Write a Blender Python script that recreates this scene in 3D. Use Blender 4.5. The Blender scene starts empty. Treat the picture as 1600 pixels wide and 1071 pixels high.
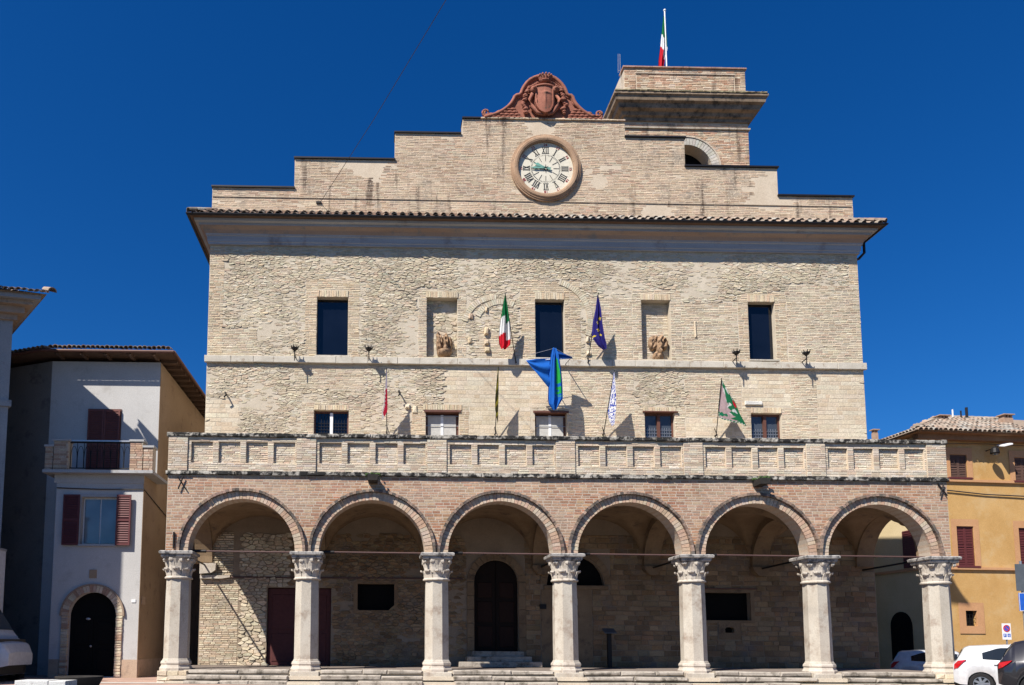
import bpy, bmesh, math, random
import numpy as np
from mathutils import Vector, Matrix, noise
from mathutils.geometry import tessellate_polygon

R = math.radians
PI = math.pi
rng = random.Random(11)
scene = bpy.context.scene
COL = scene.collection

# ------------------------------------------------------------------ camera
cam_data = bpy.data.cameras.new('camera')
cam = bpy.data.objects.new('camera', cam_data)
COL.objects.link(cam)
cam_data.sensor_fit = 'HORIZONTAL'
cam_data.sensor_width = 36.0
cam_data.lens = 36.0 * 1224.0 / 1600.0
cam_data.shift_x = (800.0 - 616.27) / 1600.0          # the photo is an off-centre crop with upright verticals
cam_data.shift_y = (883.42 - 535.5) / 1600.0
cam_data.clip_end = 2000.0
YAW, PITCH, ROLL = 0.0188, 0.1001, 0.0054
fw = Vector((math.sin(YAW) * math.cos(PITCH), math.cos(YAW) * math.cos(PITCH), math.sin(PITCH)))
rt = Vector((math.cos(YAW), -math.sin(YAW), 0.0))
up = rt.cross(fw)
rt2 = rt * math.cos(ROLL) + up * math.sin(ROLL)
up2 = up * math.cos(ROLL) - rt * math.sin(ROLL)
mw = Matrix.Identity(4)
for i in range(3):
    mw[i][0], mw[i][1], mw[i][2] = rt2[i], up2[i], -fw[i]
mw.translation = Vector((6.236, -24.29, 1.196))
cam.matrix_world = mw
scene.camera = cam

# ------------------------------------------------------------------ sky, sun, exposure
SUN_TO = Vector((-1.0, -1.0, 1.55)).normalized()       # towards the sun: high, left, behind the photographer
SUN_EL = math.asin(SUN_TO.z)
world = bpy.data.worlds.new('World')
scene.world = world
world.use_nodes = True
wn, wl = world.node_tree.nodes, world.node_tree.links
sky_n = wn.new('ShaderNodeTexSky')
sky_n.sky_type = 'NISHITA'
sky_n.sun_disc = False
sky_n.sun_elevation = SUN_EL
sky_n.sun_rotation = R(225)
sky_n.altitude = 0.0
sky_n.air_density = 1.0
sky_n.dust_density = 0.4
sky_n.ozone_density = 8.0
hs = wn.new('ShaderNodeHueSaturation')
hs.inputs['Saturation'].default_value = 1.25
hs.inputs['Value'].default_value = 1.0
wl.new(sky_n.outputs[0], hs.inputs['Color'])
tint = wn.new('ShaderNodeMix')
tint.data_type = 'RGBA'
tint.blend_type = 'MULTIPLY'
tint.inputs[0].default_value = 1.0
tint.inputs[7].default_value = (0.62, 0.89, 1.14, 1.0)     # deep polarised blue of the photo
wl.new(hs.outputs[0], tint.inputs[6])
wl.new(tint.outputs[2], wn['Background'].inputs['Color'])
wn['Background'].inputs['Strength'].default_value = 0.055

sun_data = bpy.data.lights.new('sun', 'SUN')
sun_data.energy = 5.0
sun_data.angle = R(0.5)
sun_data.color = (1.0, 0.95, 0.875)
sun = bpy.data.objects.new('sun', sun_data)
COL.objects.link(sun)
sun.location = (-30, -40, 60)
sun.rotation_euler = (-SUN_TO).to_track_quat('-Z', 'Y').to_euler()

vs = scene.view_settings
vs.view_transform = 'Standard'
vs.look = 'None'
vs.gamma = 1.0
vs.use_curve_mapping = False
vs.exposure = 0.75
scene.cycles.max_bounces = 6
scene.cycles.diffuse_bounces = 3
scene.cycles.use_denoising = True

# ------------------------------------------------------------------ materials
MATS = {}


def new_mat(name):
    m = bpy.data.materials.new(name)
    m.use_nodes = True
    nt = m.node_tree
    b = nt.nodes['Principled BSDF']
    MATS[name] = m
    return m, nt, b


def N(nt, kind, **kw):
    n = nt.nodes.new(kind)
    for k, v in kw.items():
        if k in n.inputs.keys():
            n.inputs[k].default_value = v
        else:
            setattr(n, k, v)
    return n


def world_noise(nt, scale, detail=4.0, rough=0.6, stretch=(1, 1, 1)):
    g = N(nt, 'ShaderNodeNewGeometry')
    mp = N(nt, 'ShaderNodeMapping')
    mp.inputs['Scale'].default_value = stretch
    n = N(nt, 'ShaderNodeTexNoise', Scale=scale, Detail=detail, Roughness=rough)
    nt.links.new(g.outputs['Position'], mp.inputs['Vector'])
    nt.links.new(mp.outputs[0], n.inputs['Vector'])
    return n.outputs['Fac']


def ramp(nt, fac, stops):
    r = N(nt, 'ShaderNodeValToRGB')
    els = r.color_ramp.elements
    while len(els) < len(stops):
        els.new(0.5)
    for e, (p, c) in zip(els, stops):
        e.position = p
        e.color = (c[0], c[1], c[2], 1) if not isinstance(c, (int, float)) else (c, c, c, 1)
    nt.links.new(fac, r.inputs['Fac'])
    return r.outputs['Color']


def mixc(nt, a, b, fac=1.0, mode='MULTIPLY'):
    m = N(nt, 'ShaderNodeMix', data_type='RGBA', blend_type=mode)
    for k, v in ((6, a), (7, b), (0, fac)):
        sock = m.inputs[k]
        if hasattr(v, 'is_linked'):
            nt.links.new(v, sock)
        elif k == 0:
            sock.default_value = v
        elif isinstance(v, (int, float)):
            sock.default_value = (v, v, v, 1)
        else:
            sock.default_value = (v[0], v[1], v[2], 1)
    return m.outputs[2]


def bump(nt, b, height, strength=0.4, dist=0.02):
    bn = N(nt, 'ShaderNodeBump', Strength=strength, Distance=dist)
    nt.links.new(height, bn.inputs['Height'])
    nt.links.new(bn.outputs[0], b.inputs['Normal'])


def mat_piece(name, lo=0.72, hi=1.22, stain=None, stain_c=(0.2, 0.17, 0.14), fine=22.0, bs=0.5, streak=None):
    """pieces of masonry: colour of each piece in the attribute 'col', weathering and grain on top"""
    m, nt, b = new_mat(name)
    at = N(nt, 'ShaderNodeAttribute', attribute_name='col')
    n1 = world_noise(nt, 0.9, 5, 0.65)
    n2 = world_noise(nt, fine, 5, 0.7)
    c = mixc(nt, at.outputs['Color'], ramp(nt, n1, [(0.28, lo), (0.72, hi)]))
    c = mixc(nt, c, ramp(nt, n2, [(0.3, 0.74), (0.7, 1.2)]))
    if stain:
        n3 = world_noise(nt, stain, 6, 0.7)
        f = ramp(nt, n3, [(0.54, 0.0), (0.68, 0.8)])
        c = mixc(nt, c, stain_c, f, 'MIX')
    if streak:
        n4 = world_noise(nt, 1.0, 3, 0.6, (3.0, 1.0, 0.35))
        n5 = world_noise(nt, 0.35, 2, 0.5)
        f = ramp(nt, n4, [(0.53, 0.0), (0.66, streak)])
        g = ramp(nt, n5, [(0.40, 0.0), (0.58, 1.0)])
        c = mixc(nt, c, (0.12, 0.08, 0.055), mixc(nt, f, g), 'MIX')
    nt.links.new(c, b.inputs['Base Color'])
    b.inputs['Roughness'].default_value = 0.92
    b.inputs['Specular IOR Level'].default_value = 0.2
    bump(nt, b, n2, bs, 0.02)
    return m


def mat_noise(name, c1, c2, scale=2.0, rough=0.9, fine=30.0, bs=0.25, c3=None, c3scale=5.0, c3lo=0.55, c3hi=0.65, metallic=0.0, spec=0.3, stretch=(1, 1, 1)):
    m, nt, b = new_mat(name)
    n1 = world_noise(nt, scale, 6, 0.65, stretch)
    n2 = world_noise(nt, fine, 4, 0.7)
    c = ramp(nt, n1, [(0.3, c1), (0.7, c2)])
    c = mixc(nt, c, ramp(nt, n2, [(0.3, 0.82), (0.7, 1.14)]))
    if c3 is not None:
        n3 = world_noise(nt, c3scale, 6, 0.72)
        c = mixc(nt, c, c3, ramp(nt, n3, [(c3lo, 0.0), (c3hi, 1.0)]), 'MIX')
    nt.links.new(c, b.inputs['Base Color'])
    b.inputs['Roughness'].default_value = rough
    b.inputs['Metallic'].default_value = metallic
    b.inputs['Specular IOR Level'].default_value = spec
    if bs:
        bump(nt, b, n2, bs, 0.01)
    return m


def mat_plain(name, c, rough=0.6, metallic=0.0, spec=0.4, coat=0.0):
    m, nt, b = new_mat(name)
    n1 = world_noise(nt, 9.0, 3, 0.6)
    k = ramp(nt, n1, [(0.3, 0.88), (0.7, 1.1)])
    nt.links.new(mixc(nt, c, k), b.inputs['Base Color'])
    b.inputs['Roughness'].default_value = rough
    b.inputs['Metallic'].default_value = metallic
    b.inputs['Specular IOR Level'].default_value = spec
    b.inputs['Coat Weight'].default_value = coat
    b.inputs['Coat Roughness'].default_value = 0.04
    return m


def mat_cloth(name):
    m, nt, b = new_mat(name)
    at = N(nt, 'ShaderNodeAttribute', attribute_name='col')
    n2 = world_noise(nt, 14, 3, 0.6)
    c = mixc(nt, at.outputs['Color'], ramp(nt, n2, [(0.3, 0.9), (0.7, 1.08)]))
    nt.links.new(c, b.inputs['Base Color'])
    b.inputs['Roughness'].default_value = 0.8
    b.inputs['Specular IOR Level'].default_value = 0.15
    tr = N(nt, 'ShaderNodeBsdfTranslucent')
    nt.links.new(c, tr.inputs['Color'])
    mx = N(nt, 'ShaderNodeMixShader')
    mx.inputs[0].default_value = 0.28
    nt.links.new(b.outputs[0], mx.inputs[1])
    nt.links.new(tr.outputs[0], mx.inputs[2])
    nt.links.new(mx.outputs[0], nt.nodes['Material Output'].inputs['Surface'])
    return m


mat_piece('rubble', 0.82, 1.14, stain=None, bs=0.8)
mat_piece('brickwork', 0.8, 1.16, bs=0.6)
mat_piece('attic_brick', 0.80, 1.14, stain=1.4, stain_c=(0.27, 0.225, 0.18), bs=0.6, streak=0.9)
mat_piece('dark_wall', 0.65, 1.2, stain=1.3, stain_c=(0.16, 0.13, 0.11), bs=0.6)
mat_noise('mortar', (0.44, 0.375, 0.285), (0.56, 0.485, 0.38), 1.5, bs=0.6)
mat_noise('pink_mortar', (0.41, 0.335, 0.26), (0.50, 0.42, 0.335), 1.5, bs=0.5)
mat_noise('pale_mortar', (0.49, 0.395, 0.29), (0.58, 0.485, 0.37), 1.5, bs=0.5)
mat_noise('travertine', (0.38, 0.33, 0.265), (0.48, 0.44, 0.37), 1.6, c3=(0.25, 0.19, 0.145), c3scale=1.7, c3lo=0.52, c3hi=0.68, bs=0.35, stretch=(1, 1, 0.4))
mat_noise('carved_stone', (0.40, 0.345, 0.28), (0.52, 0.465, 0.395), 3.0, c3=(0.17, 0.13, 0.10), c3scale=5.0, c3lo=0.56, c3hi=0.7, bs=0.4)
mat_noise('string_stone', (0.42, 0.38, 0.31), (0.56, 0.51, 0.43), 2.5, c3=(0.3, 0.24, 0.18), c3scale=3.0, bs=0.4)
mat_noise('lichen_stone', (0.27, 0.25, 0.21), (0.5, 0.46, 0.4), 6.0, c3=(0.018, 0.017, 0.016), c3scale=5.0, c3lo=0.40, c3hi=0.52, bs=0.9)
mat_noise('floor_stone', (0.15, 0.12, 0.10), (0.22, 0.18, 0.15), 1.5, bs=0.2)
mat_noise('dark_mortar', (0.22, 0.17, 0.12), (0.3, 0.235, 0.17), 1.5, bs=0.5)
mat_noise('abacus_stone', (0.30, 0.28, 0.26), (0.46, 0.43, 0.39), 5.0, c3=(0.07, 0.068, 0.07), c3scale=5.0, c3lo=0.46, c3hi=0.6, bs=0.5)
mat_noise('step_stone', (0.28, 0.245, 0.20), (0.42, 0.37, 0.31), 2.6, c3=(0.10, 0.085, 0.065), c3scale=3.2, c3lo=0.5, c3hi=0.66, bs=0.7)
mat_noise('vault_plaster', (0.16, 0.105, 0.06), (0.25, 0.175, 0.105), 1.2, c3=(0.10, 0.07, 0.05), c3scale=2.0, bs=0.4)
mat_noise('cornice_plaster', (0.30, 0.30, 0.31), (0.40, 0.40, 0.41), 1.6, c3=(0.22, 0.2, 0.19), c3scale=1.1, c3lo=0.56, c3hi=0.72, bs=0.2, stretch=(0.3, 1, 4))
mat_noise('cornice_brown', (0.30, 0.20, 0.14), (0.38, 0.28, 0.21), 1.3, c3=(0.22, 0.19, 0.17), c3scale=1.6, bs=0.2, stretch=(0.3, 1, 4))
mat_noise('dark_cornice', (0.18, 0.13, 0.085), (0.33, 0.24, 0.165), 2.2, c3=(0.06, 0.05, 0.04), c3scale=3.0, c3lo=0.5, c3hi=0.66, bs=0.5)
mat_noise('mossy_tile', (0.25, 0.21, 0.12), (0.4, 0.34, 0.22), 5.0, c3=(0.1, 0.09, 0.045), c3scale=5.0, bs=0.6)
mat_noise('asphalt', (0.05, 0.048, 0.045), (0.075, 0.07, 0.066), 0.7, bs=0.3)
mat_noise('terracotta_crest', (0.22, 0.08, 0.05), (0.34, 0.135, 0.09), 4.0, c3=(0.10, 0.07, 0.05), c3scale=6.0, c3lo=0.55, c3hi=0.7, bs=0.4)
mat_noise('brown_stone', (0.22, 0.13, 0.07), (0.4, 0.27, 0.17), 6.0, c3=(0.08, 0.05, 0.035), c3scale=9.0, c3lo=0.5, c3hi=0.65, bs=0.6)
mat_piece('roof_tile', 0.7, 1.25, stain=3.0, stain_c=(0.08, 0.075, 0.07), bs=0.5)
mat_plain('iron', (0.022, 0.02, 0.02), 0.55, 0.6)
mat_plain('dark_metal', (0.028, 0.026, 0.028), 0.45, 0.5)
mat_plain('rust_rod', (0.085, 0.045, 0.04), 0.7)
mat_plain('dark_wood', (0.012, 0.007, 0.005), 0.8, spec=0.2)
mat_plain('door_wood', (0.022, 0.010, 0.007), 0.8, spec=0.2)
mat_plain('red_door', (0.085, 0.028, 0.026), 0.65, spec=0.2)
mat_plain('brown_frame', (0.11, 0.045, 0.03), 0.6)
mat_plain('white_board', (0.44, 0.425, 0.39), 0.85)
mat_plain('white_paint', (0.72, 0.72, 0.71), 0.45)
mat_plain('shutter_red', (0.15, 0.045, 0.035), 0.6)
mat_plain('shutter_dark', (0.10, 0.022, 0.022), 0.6)
mat_plain('shutter_brown', (0.10, 0.055, 0.04), 0.65)
mat_plain('black_void', (0.006, 0.006, 0.006), 0.9, spec=0.1)
mat_noise('clock_face', (0.58, 0.53, 0.42), (0.65, 0.60, 0.49), 2.0, 0.7, bs=0.0)
mat_plain('clock_black', (0.015, 0.014, 0.014), 0.6)
mat_plain('clock_red', (0.32, 0.03, 0.03), 0.6)
mat_plain('verdigris', (0.13, 0.30, 0.25), 0.7)
mat_noise('clock_rim', (0.27, 0.165, 0.10), (0.42, 0.28, 0.18), 2.0, c3=(0.14, 0.1, 0.07), c3scale=4.0, c3lo=0.55, c3hi=0.68)
mat_cloth('flag_cloth')
mat_noise('wing_shade_render', (0.17, 0.155, 0.14), (0.21, 0.195, 0.175), 0.8, c3=(0.13, 0.12, 0.11), c3scale=1.4, bs=0.15)  # shade on the canted wing, put into its render colour
mat_noise('white_render', (0.43, 0.415, 0.395), (0.49, 0.475, 0.455), 0.8, c3=(0.34, 0.32, 0.295), c3scale=1.4, c3lo=0.56, c3hi=0.75, bs=0.15)
mat_noise('tan_render', (0.30, 0.205, 0.125), (0.36, 0.255, 0.165), 0.7, c3=(0.25, 0.165, 0.105), c3scale=1.8, bs=0.2)
mat_noise('base_render', (0.38, 0.27, 0.19), (0.46, 0.34, 0.25), 1.4, c3=(0.28, 0.2, 0.15), c3scale=2.4, bs=0.25)
mat_noise('ochre_render', (0.44, 0.255, 0.085), (0.54, 0.335, 0.13), 0.7, c3=(0.52, 0.36, 0.175), c3scale=0.9, c3lo=0.5, c3hi=0.72, bs=0.2)
mat_noise('cream_render', (0.52, 0.41, 0.23), (0.60, 0.48, 0.29), 0.7, bs=0.2)
mat_noise('ochre_trim', (0.45, 0.235, 0.11), (0.52, 0.29, 0.145), 1.1, bs=0.15)
mat_noise('neighbour_render', (0.40, 0.36, 0.3), (0.48, 0.44, 0.38), 0.8, bs=0.15)
mat_noise('grey_render', (0.34, 0.335, 0.33), (0.4, 0.395, 0.39), 0.8, c3=(0.28, 0.26, 0.24), c3scale=1.4, bs=0.15)
mat_noise('eave_wood', (0.10, 0.06, 0.04), (0.16, 0.10, 0.07), 3.0, bs=0.2)
mat_noise('soffit_brown', (0.22, 0.12, 0.06), (0.3, 0.17, 0.09), 2.0, bs=0.2)
mat_noise('chimney_brick', (0.30, 0.19, 0.13), (0.42, 0.3, 0.22), 6.0, bs=0.5)
mat_noise('planter_stone', (0.018, 0.016, 0.014), (0.035, 0.03, 0.026), 5.0, bs=0.3)
mat_noise('bench_stone', (0.5, 0.49, 0.46), (0.62, 0.61, 0.58), 3.0, c3=(0.3, 0.28, 0.26), c3scale=9.0, bs=0.5)
mat_plain('car_white', (0.50, 0.51, 0.52), 0.3, coat=0.6)
mat_plain('car_grey', (0.42, 0.43, 0.45), 0.3, coat=0.6)
mat_plain('car_dark', (0.022, 0.02, 0.023), 0.25, metallic=0.2, coat=1.0)
mat_plain('tyre', (0.012, 0.012, 0.013), 0.85)
mat_plain('black_plastic', (0.015, 0.015, 0.016), 0.6)
mat_plain('alloy', (0.5, 0.5, 0.51), 0.3, metallic=0.9)
mat_plain('lamp_red', (0.42, 0.008, 0.012), 0.15, coat=1.0)
mat_plain('sign_blue', (0.02, 0.10, 0.45), 0.4)
mat_plain('sign_red', (0.55, 0.02, 0.03), 0.4)
mat_plain('sign_grey', (0.09, 0.1, 0.11), 0.5)
mat_plain('galvanised', (0.4, 0.4, 0.41), 0.4, metallic=0.7)
mat_plain('cable', (0.05, 0.04, 0.035), 0.7)
mat_plain('moss', (0.05, 0.085, 0.025), 0.95)


def glass(name, c, rough=0.06, spec=0.5):
    m, nt, b = new_mat(name)
    n = world_noise(nt, 1.3, 2, 0.5)
    nt.links.new(mixc(nt, c, ramp(nt, n, [(0.3, 0.8), (0.7, 1.2)])), b.inputs['Base Color'])
    b.inputs['Roughness'].default_value = rough
    b.inputs['Specular IOR Level'].default_value = spec
    bump(nt, b, n, 0.04, 0.05)
    return m


glass('dark_glass', (0.004, 0.006, 0.012))
glass('curtain_glass', (0.12, 0.15, 0.17), 0.05, 0.8)
glass('lead_glass', (0.05, 0.06, 0.075), 0.1, 0.6)
glass('car_glass', (0.012, 0.014, 0.015), 0.03, 0.7)


def mat_ground():
    m, nt, b = new_mat('paving')
    g = N(nt, 'ShaderNodeNewGeometry')
    br = N(nt, 'ShaderNodeTexBrick', Scale=1.0)
    br.inputs['Color1'].default_value = (0.36, 0.20, 0.15, 1)
    br.inputs['Color2'].default_value = (0.44, 0.28, 0.21, 1)
    br.inputs['Mortar'].default_value = (0.3, 0.25, 0.2, 1)
    br.inputs['Mortar Size'].default_value = 0.008
    br.inputs['Brick Width'].default_value = 0.26
    br.inputs['Row Height'].default_value = 0.08
    nt.links.new(g.outputs['Position'], br.inputs['Vector'])
    n1 = world_noise(nt, 0.8, 5, 0.6)
    c = mixc(nt, br.outputs['Color'], ramp(nt, n1, [(0.3, 0.75), (0.7, 1.2)]))
    nt.links.new(c, b.inputs['Base Color'])
    b.inputs['Roughness'].default_value = 0.9
    bump(nt, b, br.outputs['Fac'], 0.3, 0.004)


mat_ground()
mat_noise('paving_stone', (0.44, 0.41, 0.37), (0.56, 0.53, 0.48), 2.0, c3=(0.3, 0.27, 0.24), c3scale=4.0, bs=0.4)

# ------------------------------------------------------------------ mesh helpers
ORIGIN = {}
DEFCOL = {'roof_tile': (0.30, 0.23, 0.17), 'brickwork': (0.5, 0.39, 0.3), 'attic_brick': (0.53, 0.44, 0.34), 'rubble': (0.54, 0.46, 0.36), 'dark_wall': (0.24, 0.18, 0.12)}


class MB:
    def __init__(s):
        s.v, s.f, s.c = [], [], []

    def add(s, vs, fs, col=None):
        o = len(s.v)
        s.v.extend(vs)
        s.f.extend([tuple(i + o for i in f) for f in fs])
        if col is not None or s.c:
            while len(s.c) < o:
                s.c.append((1, 1, 1))
            s.c.extend([col or (1, 1, 1)] * len(vs))
        return s

    def box(s, x0, x1, y0, y1, z0, z1, col=None):
        vs = [(x0, y0, z0), (x1, y0, z0), (x1, y1, z0), (x0, y1, z0), (x0, y0, z1), (x1, y0, z1), (x1, y1, z1), (x0, y1, z1)]
        return s.add(vs, [(3, 2, 1, 0), (4, 5, 6, 7), (0, 1, 5, 4), (1, 2, 6, 5), (2, 3, 7, 6), (3, 0, 4, 7)], col)

    def rough_box(s, x0, x1, y0, y1, z0, z1, j, r, ch=0.012, col=None):
        """block with chamfered front edges and slightly uneven corners (front is -y)"""
        q = lambda a: a + r.uniform(-j, j)
        a = [(q(x0), y1, q(z0)), (q(x1), y1, q(z0)), (q(x1), y1, q(z1)), (q(x0), y1, q(z1))]
        m = [(p[0], y0 + ch, p[2]) for p in a]
        f = [(m[0][0] + ch, q(y0), m[0][2] + ch), (m[1][0] - ch, q(y0), m[1][2] + ch), (m[2][0] - ch, q(y0), m[2][2] - ch), (m[3][0] + ch, q(y0), m[3][2] - ch)]
        fs = [(8, 9, 10, 11), (3, 2, 1, 0)]
        for k in range(4):
            n = (k + 1) % 4
            fs.append((k, n, 4 + n, 4 + k))
            fs.append((4 + k, 4 + n, 8 + n, 8 + k))
        return s.add(a + m + f, fs, col)

    def prism(s, poly, y0, y1, col=None):
        """polygon of (x, z) extruded along y"""
        n = len(poly)
        vs = [(x, y0, z) for x, z in poly] + [(x, y1, z) for x, z in poly]
        tris = tessellate_polygon([[Vector((x, z, 0)) for x, z in poly]])
        fs = [tuple(t) for t in tris] + [tuple(i + n for i in reversed(t)) for t in tris]
        fs += [(i, (i + 1) % n, n + (i + 1) % n, n + i) for i in range(n)]
        return s.add(vs, fs, col)

    def vprism(s, poly, z0, z1, col=None):
        """polygon of (x, y) extruded along z"""
        n = len(poly)
        vs = [(x, y, z0) for x, y in poly] + [(x, y, z1) for x, y in poly]
        tris = tessellate_polygon([[Vector((x, y, 0)) for x, y in poly]])
        fs = [tuple(reversed(t)) for t in tris] + [tuple(i + n for i in t) for t in tris]
        fs += [(i, (i + 1) % n, n + (i + 1) % n, n + i) for i in range(n)]
        return s.add(vs, fs, col)

    def tube(s, pts, r, seg=8, col=None, caps=True):
        pts = [Vector(p) for p in pts]
        rr = r if isinstance(r, (list, tuple)) else [r] * len(pts)
        vs, fs = [], []
        for i, p in enumerate(pts):
            d = (pts[min(i + 1, len(pts) - 1)] - pts[max(i - 1, 0)]).normalized()
            a = d.cross(Vector((0, 0, 1)))
            if a.length < 1e-4:
                a = Vector((1, 0, 0))
            a.normalize()
            b = d.cross(a)
            for k in range(seg):
                t = 2 * PI * k / seg
                vs.append(tuple(p + (a * math.cos(t) + b * math.sin(t)) * rr[i]))
        for i in range(len(pts) - 1):
            for k in range(seg):
                n = (k + 1) % seg
                fs.append((i * seg + k, i * seg + n, (i + 1) * seg + n, (i + 1) * seg + k))
        if caps:
            fs.append(tuple(range(seg)))
            fs.append(tuple(reversed(range((len(pts) - 1) * seg, len(pts) * seg))))
        return s.add(vs, fs, col)

    def lathe(s, prof, cx, cy, seg=16, rot=0.0, col=None):
        """(r, z) profile turned about a vertical axis"""
        vs, fs = [], []
        for r, z in prof:
            for k in range(seg):
                t = rot + 2 * PI * k / seg
                vs.append((cx + r * math.cos(t), cy + r * math.sin(t), z))
        for i in range(len(prof) - 1):
            for k in range(seg):
                n = (k + 1) % seg
                fs.append((i * seg + k, i * seg + n, (i + 1) * seg + n, (i + 1) * seg + k))
        fs.append(tuple(reversed(range(seg))))
        fs.append(tuple(range((len(prof) - 1) * seg, len(prof) * seg)))
        return s.add(vs, fs, col)

    def lathe_y(s, prof, cx, cz, seg=48, col=None, close=False):
        """(r, y) profile turned about an axis along y"""
        vs, fs = [], []
        for r, y in prof:
            for k in range(seg):
                t = 2 * PI * k / seg
                vs.append((cx + r * math.cos(t), y, cz + r * math.sin(t)))
        m = len(prof)
        for i in range(m if close else m - 1):
            j = (i + 1) % m
            for k in range(seg):
                n = (k + 1) % seg
                fs.append((i * seg + k, i * seg + n, j * seg + n, j * seg + k))
        if not close:
            fs.append(tuple(range(seg)))
            fs.append(tuple(reversed(range((m - 1) * seg, m * seg))))
        return s.add(vs, fs, col)

    def ring(s, cx, cz, r0, r1, y0, y1, a0, a1, seg, col=None):
        """solid arc in the x-z plane from radius r0 to r1 and from y0 (front) to y1"""
        vs, fs = [], []
        for i in range(seg + 1):
            t = a0 + (a1 - a0) * i / seg
            c, sn = math.cos(t), math.sin(t)
            for r, y in ((r0, y0), (r1, y0), (r1, y1), (r0, y1)):
                vs.append((cx + r * c, y, cz + r * sn))
        for i in range(seg):
            for k in range(4):
                n = (k + 1) % 4
                fs.append((i * 4 + k, i * 4 + n, i * 4 + 4 + n, i * 4 + 4 + k))
        fs.append((3, 2, 1, 0))
        fs.append(tuple(seg * 4 + k for k in range(4)))
        return s.add(vs, fs, col)

    def ball(s, c, r, seg=10, rings=6, sc=(1, 1, 1), col=None):
        vs, fs = [], []
        for i in range(rings + 1):
            t = PI * i / rings
            for k in range(seg):
                p = 2 * PI * k / seg
                vs.append((c[0] + r * sc[0] * math.sin(t) * math.cos(p), c[1] + r * sc[1] * math.sin(t) * math.sin(p), c[2] + r * sc[2] * math.cos(t)))
        for i in range(rings):
            for k in range(seg):
                n = (k + 1) % seg
                fs.append((i * seg + k, (i + 1) * seg + k, (i + 1) * seg + n, i * seg + n))
        return s.add(vs, fs, col)

    def wall(s, outline, holes, y0, y1, reveal=True):
        """(x, z) outline with holes, faces at y0; hole reveals go back to y1"""
        polys = [outline] + holes
        tri = tessellate_polygon([[Vector((x, z, 0)) for x, z in p] for p in polys])
        flat = [p for pl in polys for p in pl]
        s.add([(x, y0, z) for x, z in flat], [tuple(t) for t in tri])
        if reveal:
            for h in holes:
                n = len(h)
                s.add([(x, y0, z) for x, z in h] + [(x, y1, z) for x, z in h], [(i, (i + 1) % n, n + (i + 1) % n, n + i) for i in range(n)])
        return s

    def build(s, name, mat, parent=None, origin=None, smooth=False, fix=True):
        me = bpy.data.meshes.new(name)
        V = np.array(s.v, dtype=float)
        if origin is None:
            lo, hi = V.min(0), V.max(0)
            origin = ((lo[0] + hi[0]) / 2, (lo[1] + hi[1]) / 2, lo[2])
        me.from_pydata((V - np.array(origin)).tolist(), [], s.f)
        if not s.c and mat in DEFCOL:
            s.c = [DEFCOL[mat]] * len(s.v)
        if s.c:
            while len(s.c) < len(s.v):
                s.c.append((1, 1, 1))
            a = me.color_attributes.new('col', 'FLOAT_COLOR', 'POINT')
            a.data.foreach_set('color', np.concatenate([np.array(s.c, dtype=float), np.ones((len(s.v), 1))], 1).ravel())
        if fix:
            bm = bmesh.new()
            bm.from_mesh(me)
            bmesh.ops.recalc_face_normals(bm, faces=bm.faces)
            bm.to_mesh(me)
            bm.free()
        me.materials.append(MATS[mat])
        if smooth:
            me.polygons.foreach_set('use_smooth', [True] * len(me.polygons))
        o = bpy.data.objects.new(name, me)
        return place(o, origin, parent)


def place(o, origin, parent=None):
    COL.objects.link(o)
    ORIGIN[o] = tuple(origin)
    if parent:
        o.parent = parent
        p = ORIGIN[parent]
        o.location = tuple(a - b for a, b in zip(origin, p))
    else:
        o.location = origin
    return o


def copy_to(src, origin, parent=None):
    return place(src.copy(), origin, parent) if src.parent is None else place(_detached(src), origin, parent)


def _detached(src):
    c = src.copy()
    c.parent = None
    return c


def tag(o, label=None, cat=None, group=None, kind=None):
    for k, v in (('label', label), ('category', cat), ('group', group), ('kind', kind)):
        if v:
            o[k] = v
    return o


def thing(name, label, cat, loc, group=None):
    o = bpy.data.objects.new(name, None)
    o.empty_display_size = 0.3
    place(o, loc)
    return tag(o, label, cat, group)


# ------------------------------------------------------------------ masonry generators (walls facing -y)
def vary(c, r, a=0.09, h=0.03):
    k = 1 + r.uniform(-a, a)
    return tuple(max(0.01, x * k * (1 + r.uniform(-h, h))) for x in c)


def brick_piece(x0, x1, z0, z1, Y, proud, r, j=0.006, ch=0.008):
    q = lambda a: a + r.uniform(-j, j)
    a = [(q(x0), z0 + r.uniform(-j, j) * 0.6), (q(x1), z0 + r.uniform(-j, j) * 0.6), (q(x1), z1 + r.uniform(-j, j) * 0.6), (q(x0), z1 + r.uniform(-j, j) * 0.6)]
    p = proud * r.uniform(0.45, 1.25)
    tilt = r.uniform(-0.3, 0.3) * proud
    vs = [(x, Y + 0.006, z) for x, z in a]
    sg = ((1, 1), (-1, 1), (-1, -1), (1, -1))
    vs += [(x + ch * sx, Y - p + tilt * (1 if sz > 0 else -1), z + ch * sz) for (x, z), (sx, sz) in zip(a, sg)]
    fs = [(4, 5, 6, 7)] + [(k, (k + 1) % 4, 4 + (k + 1) % 4, 4 + k) for k in range(4)]
    return vs, fs


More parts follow.
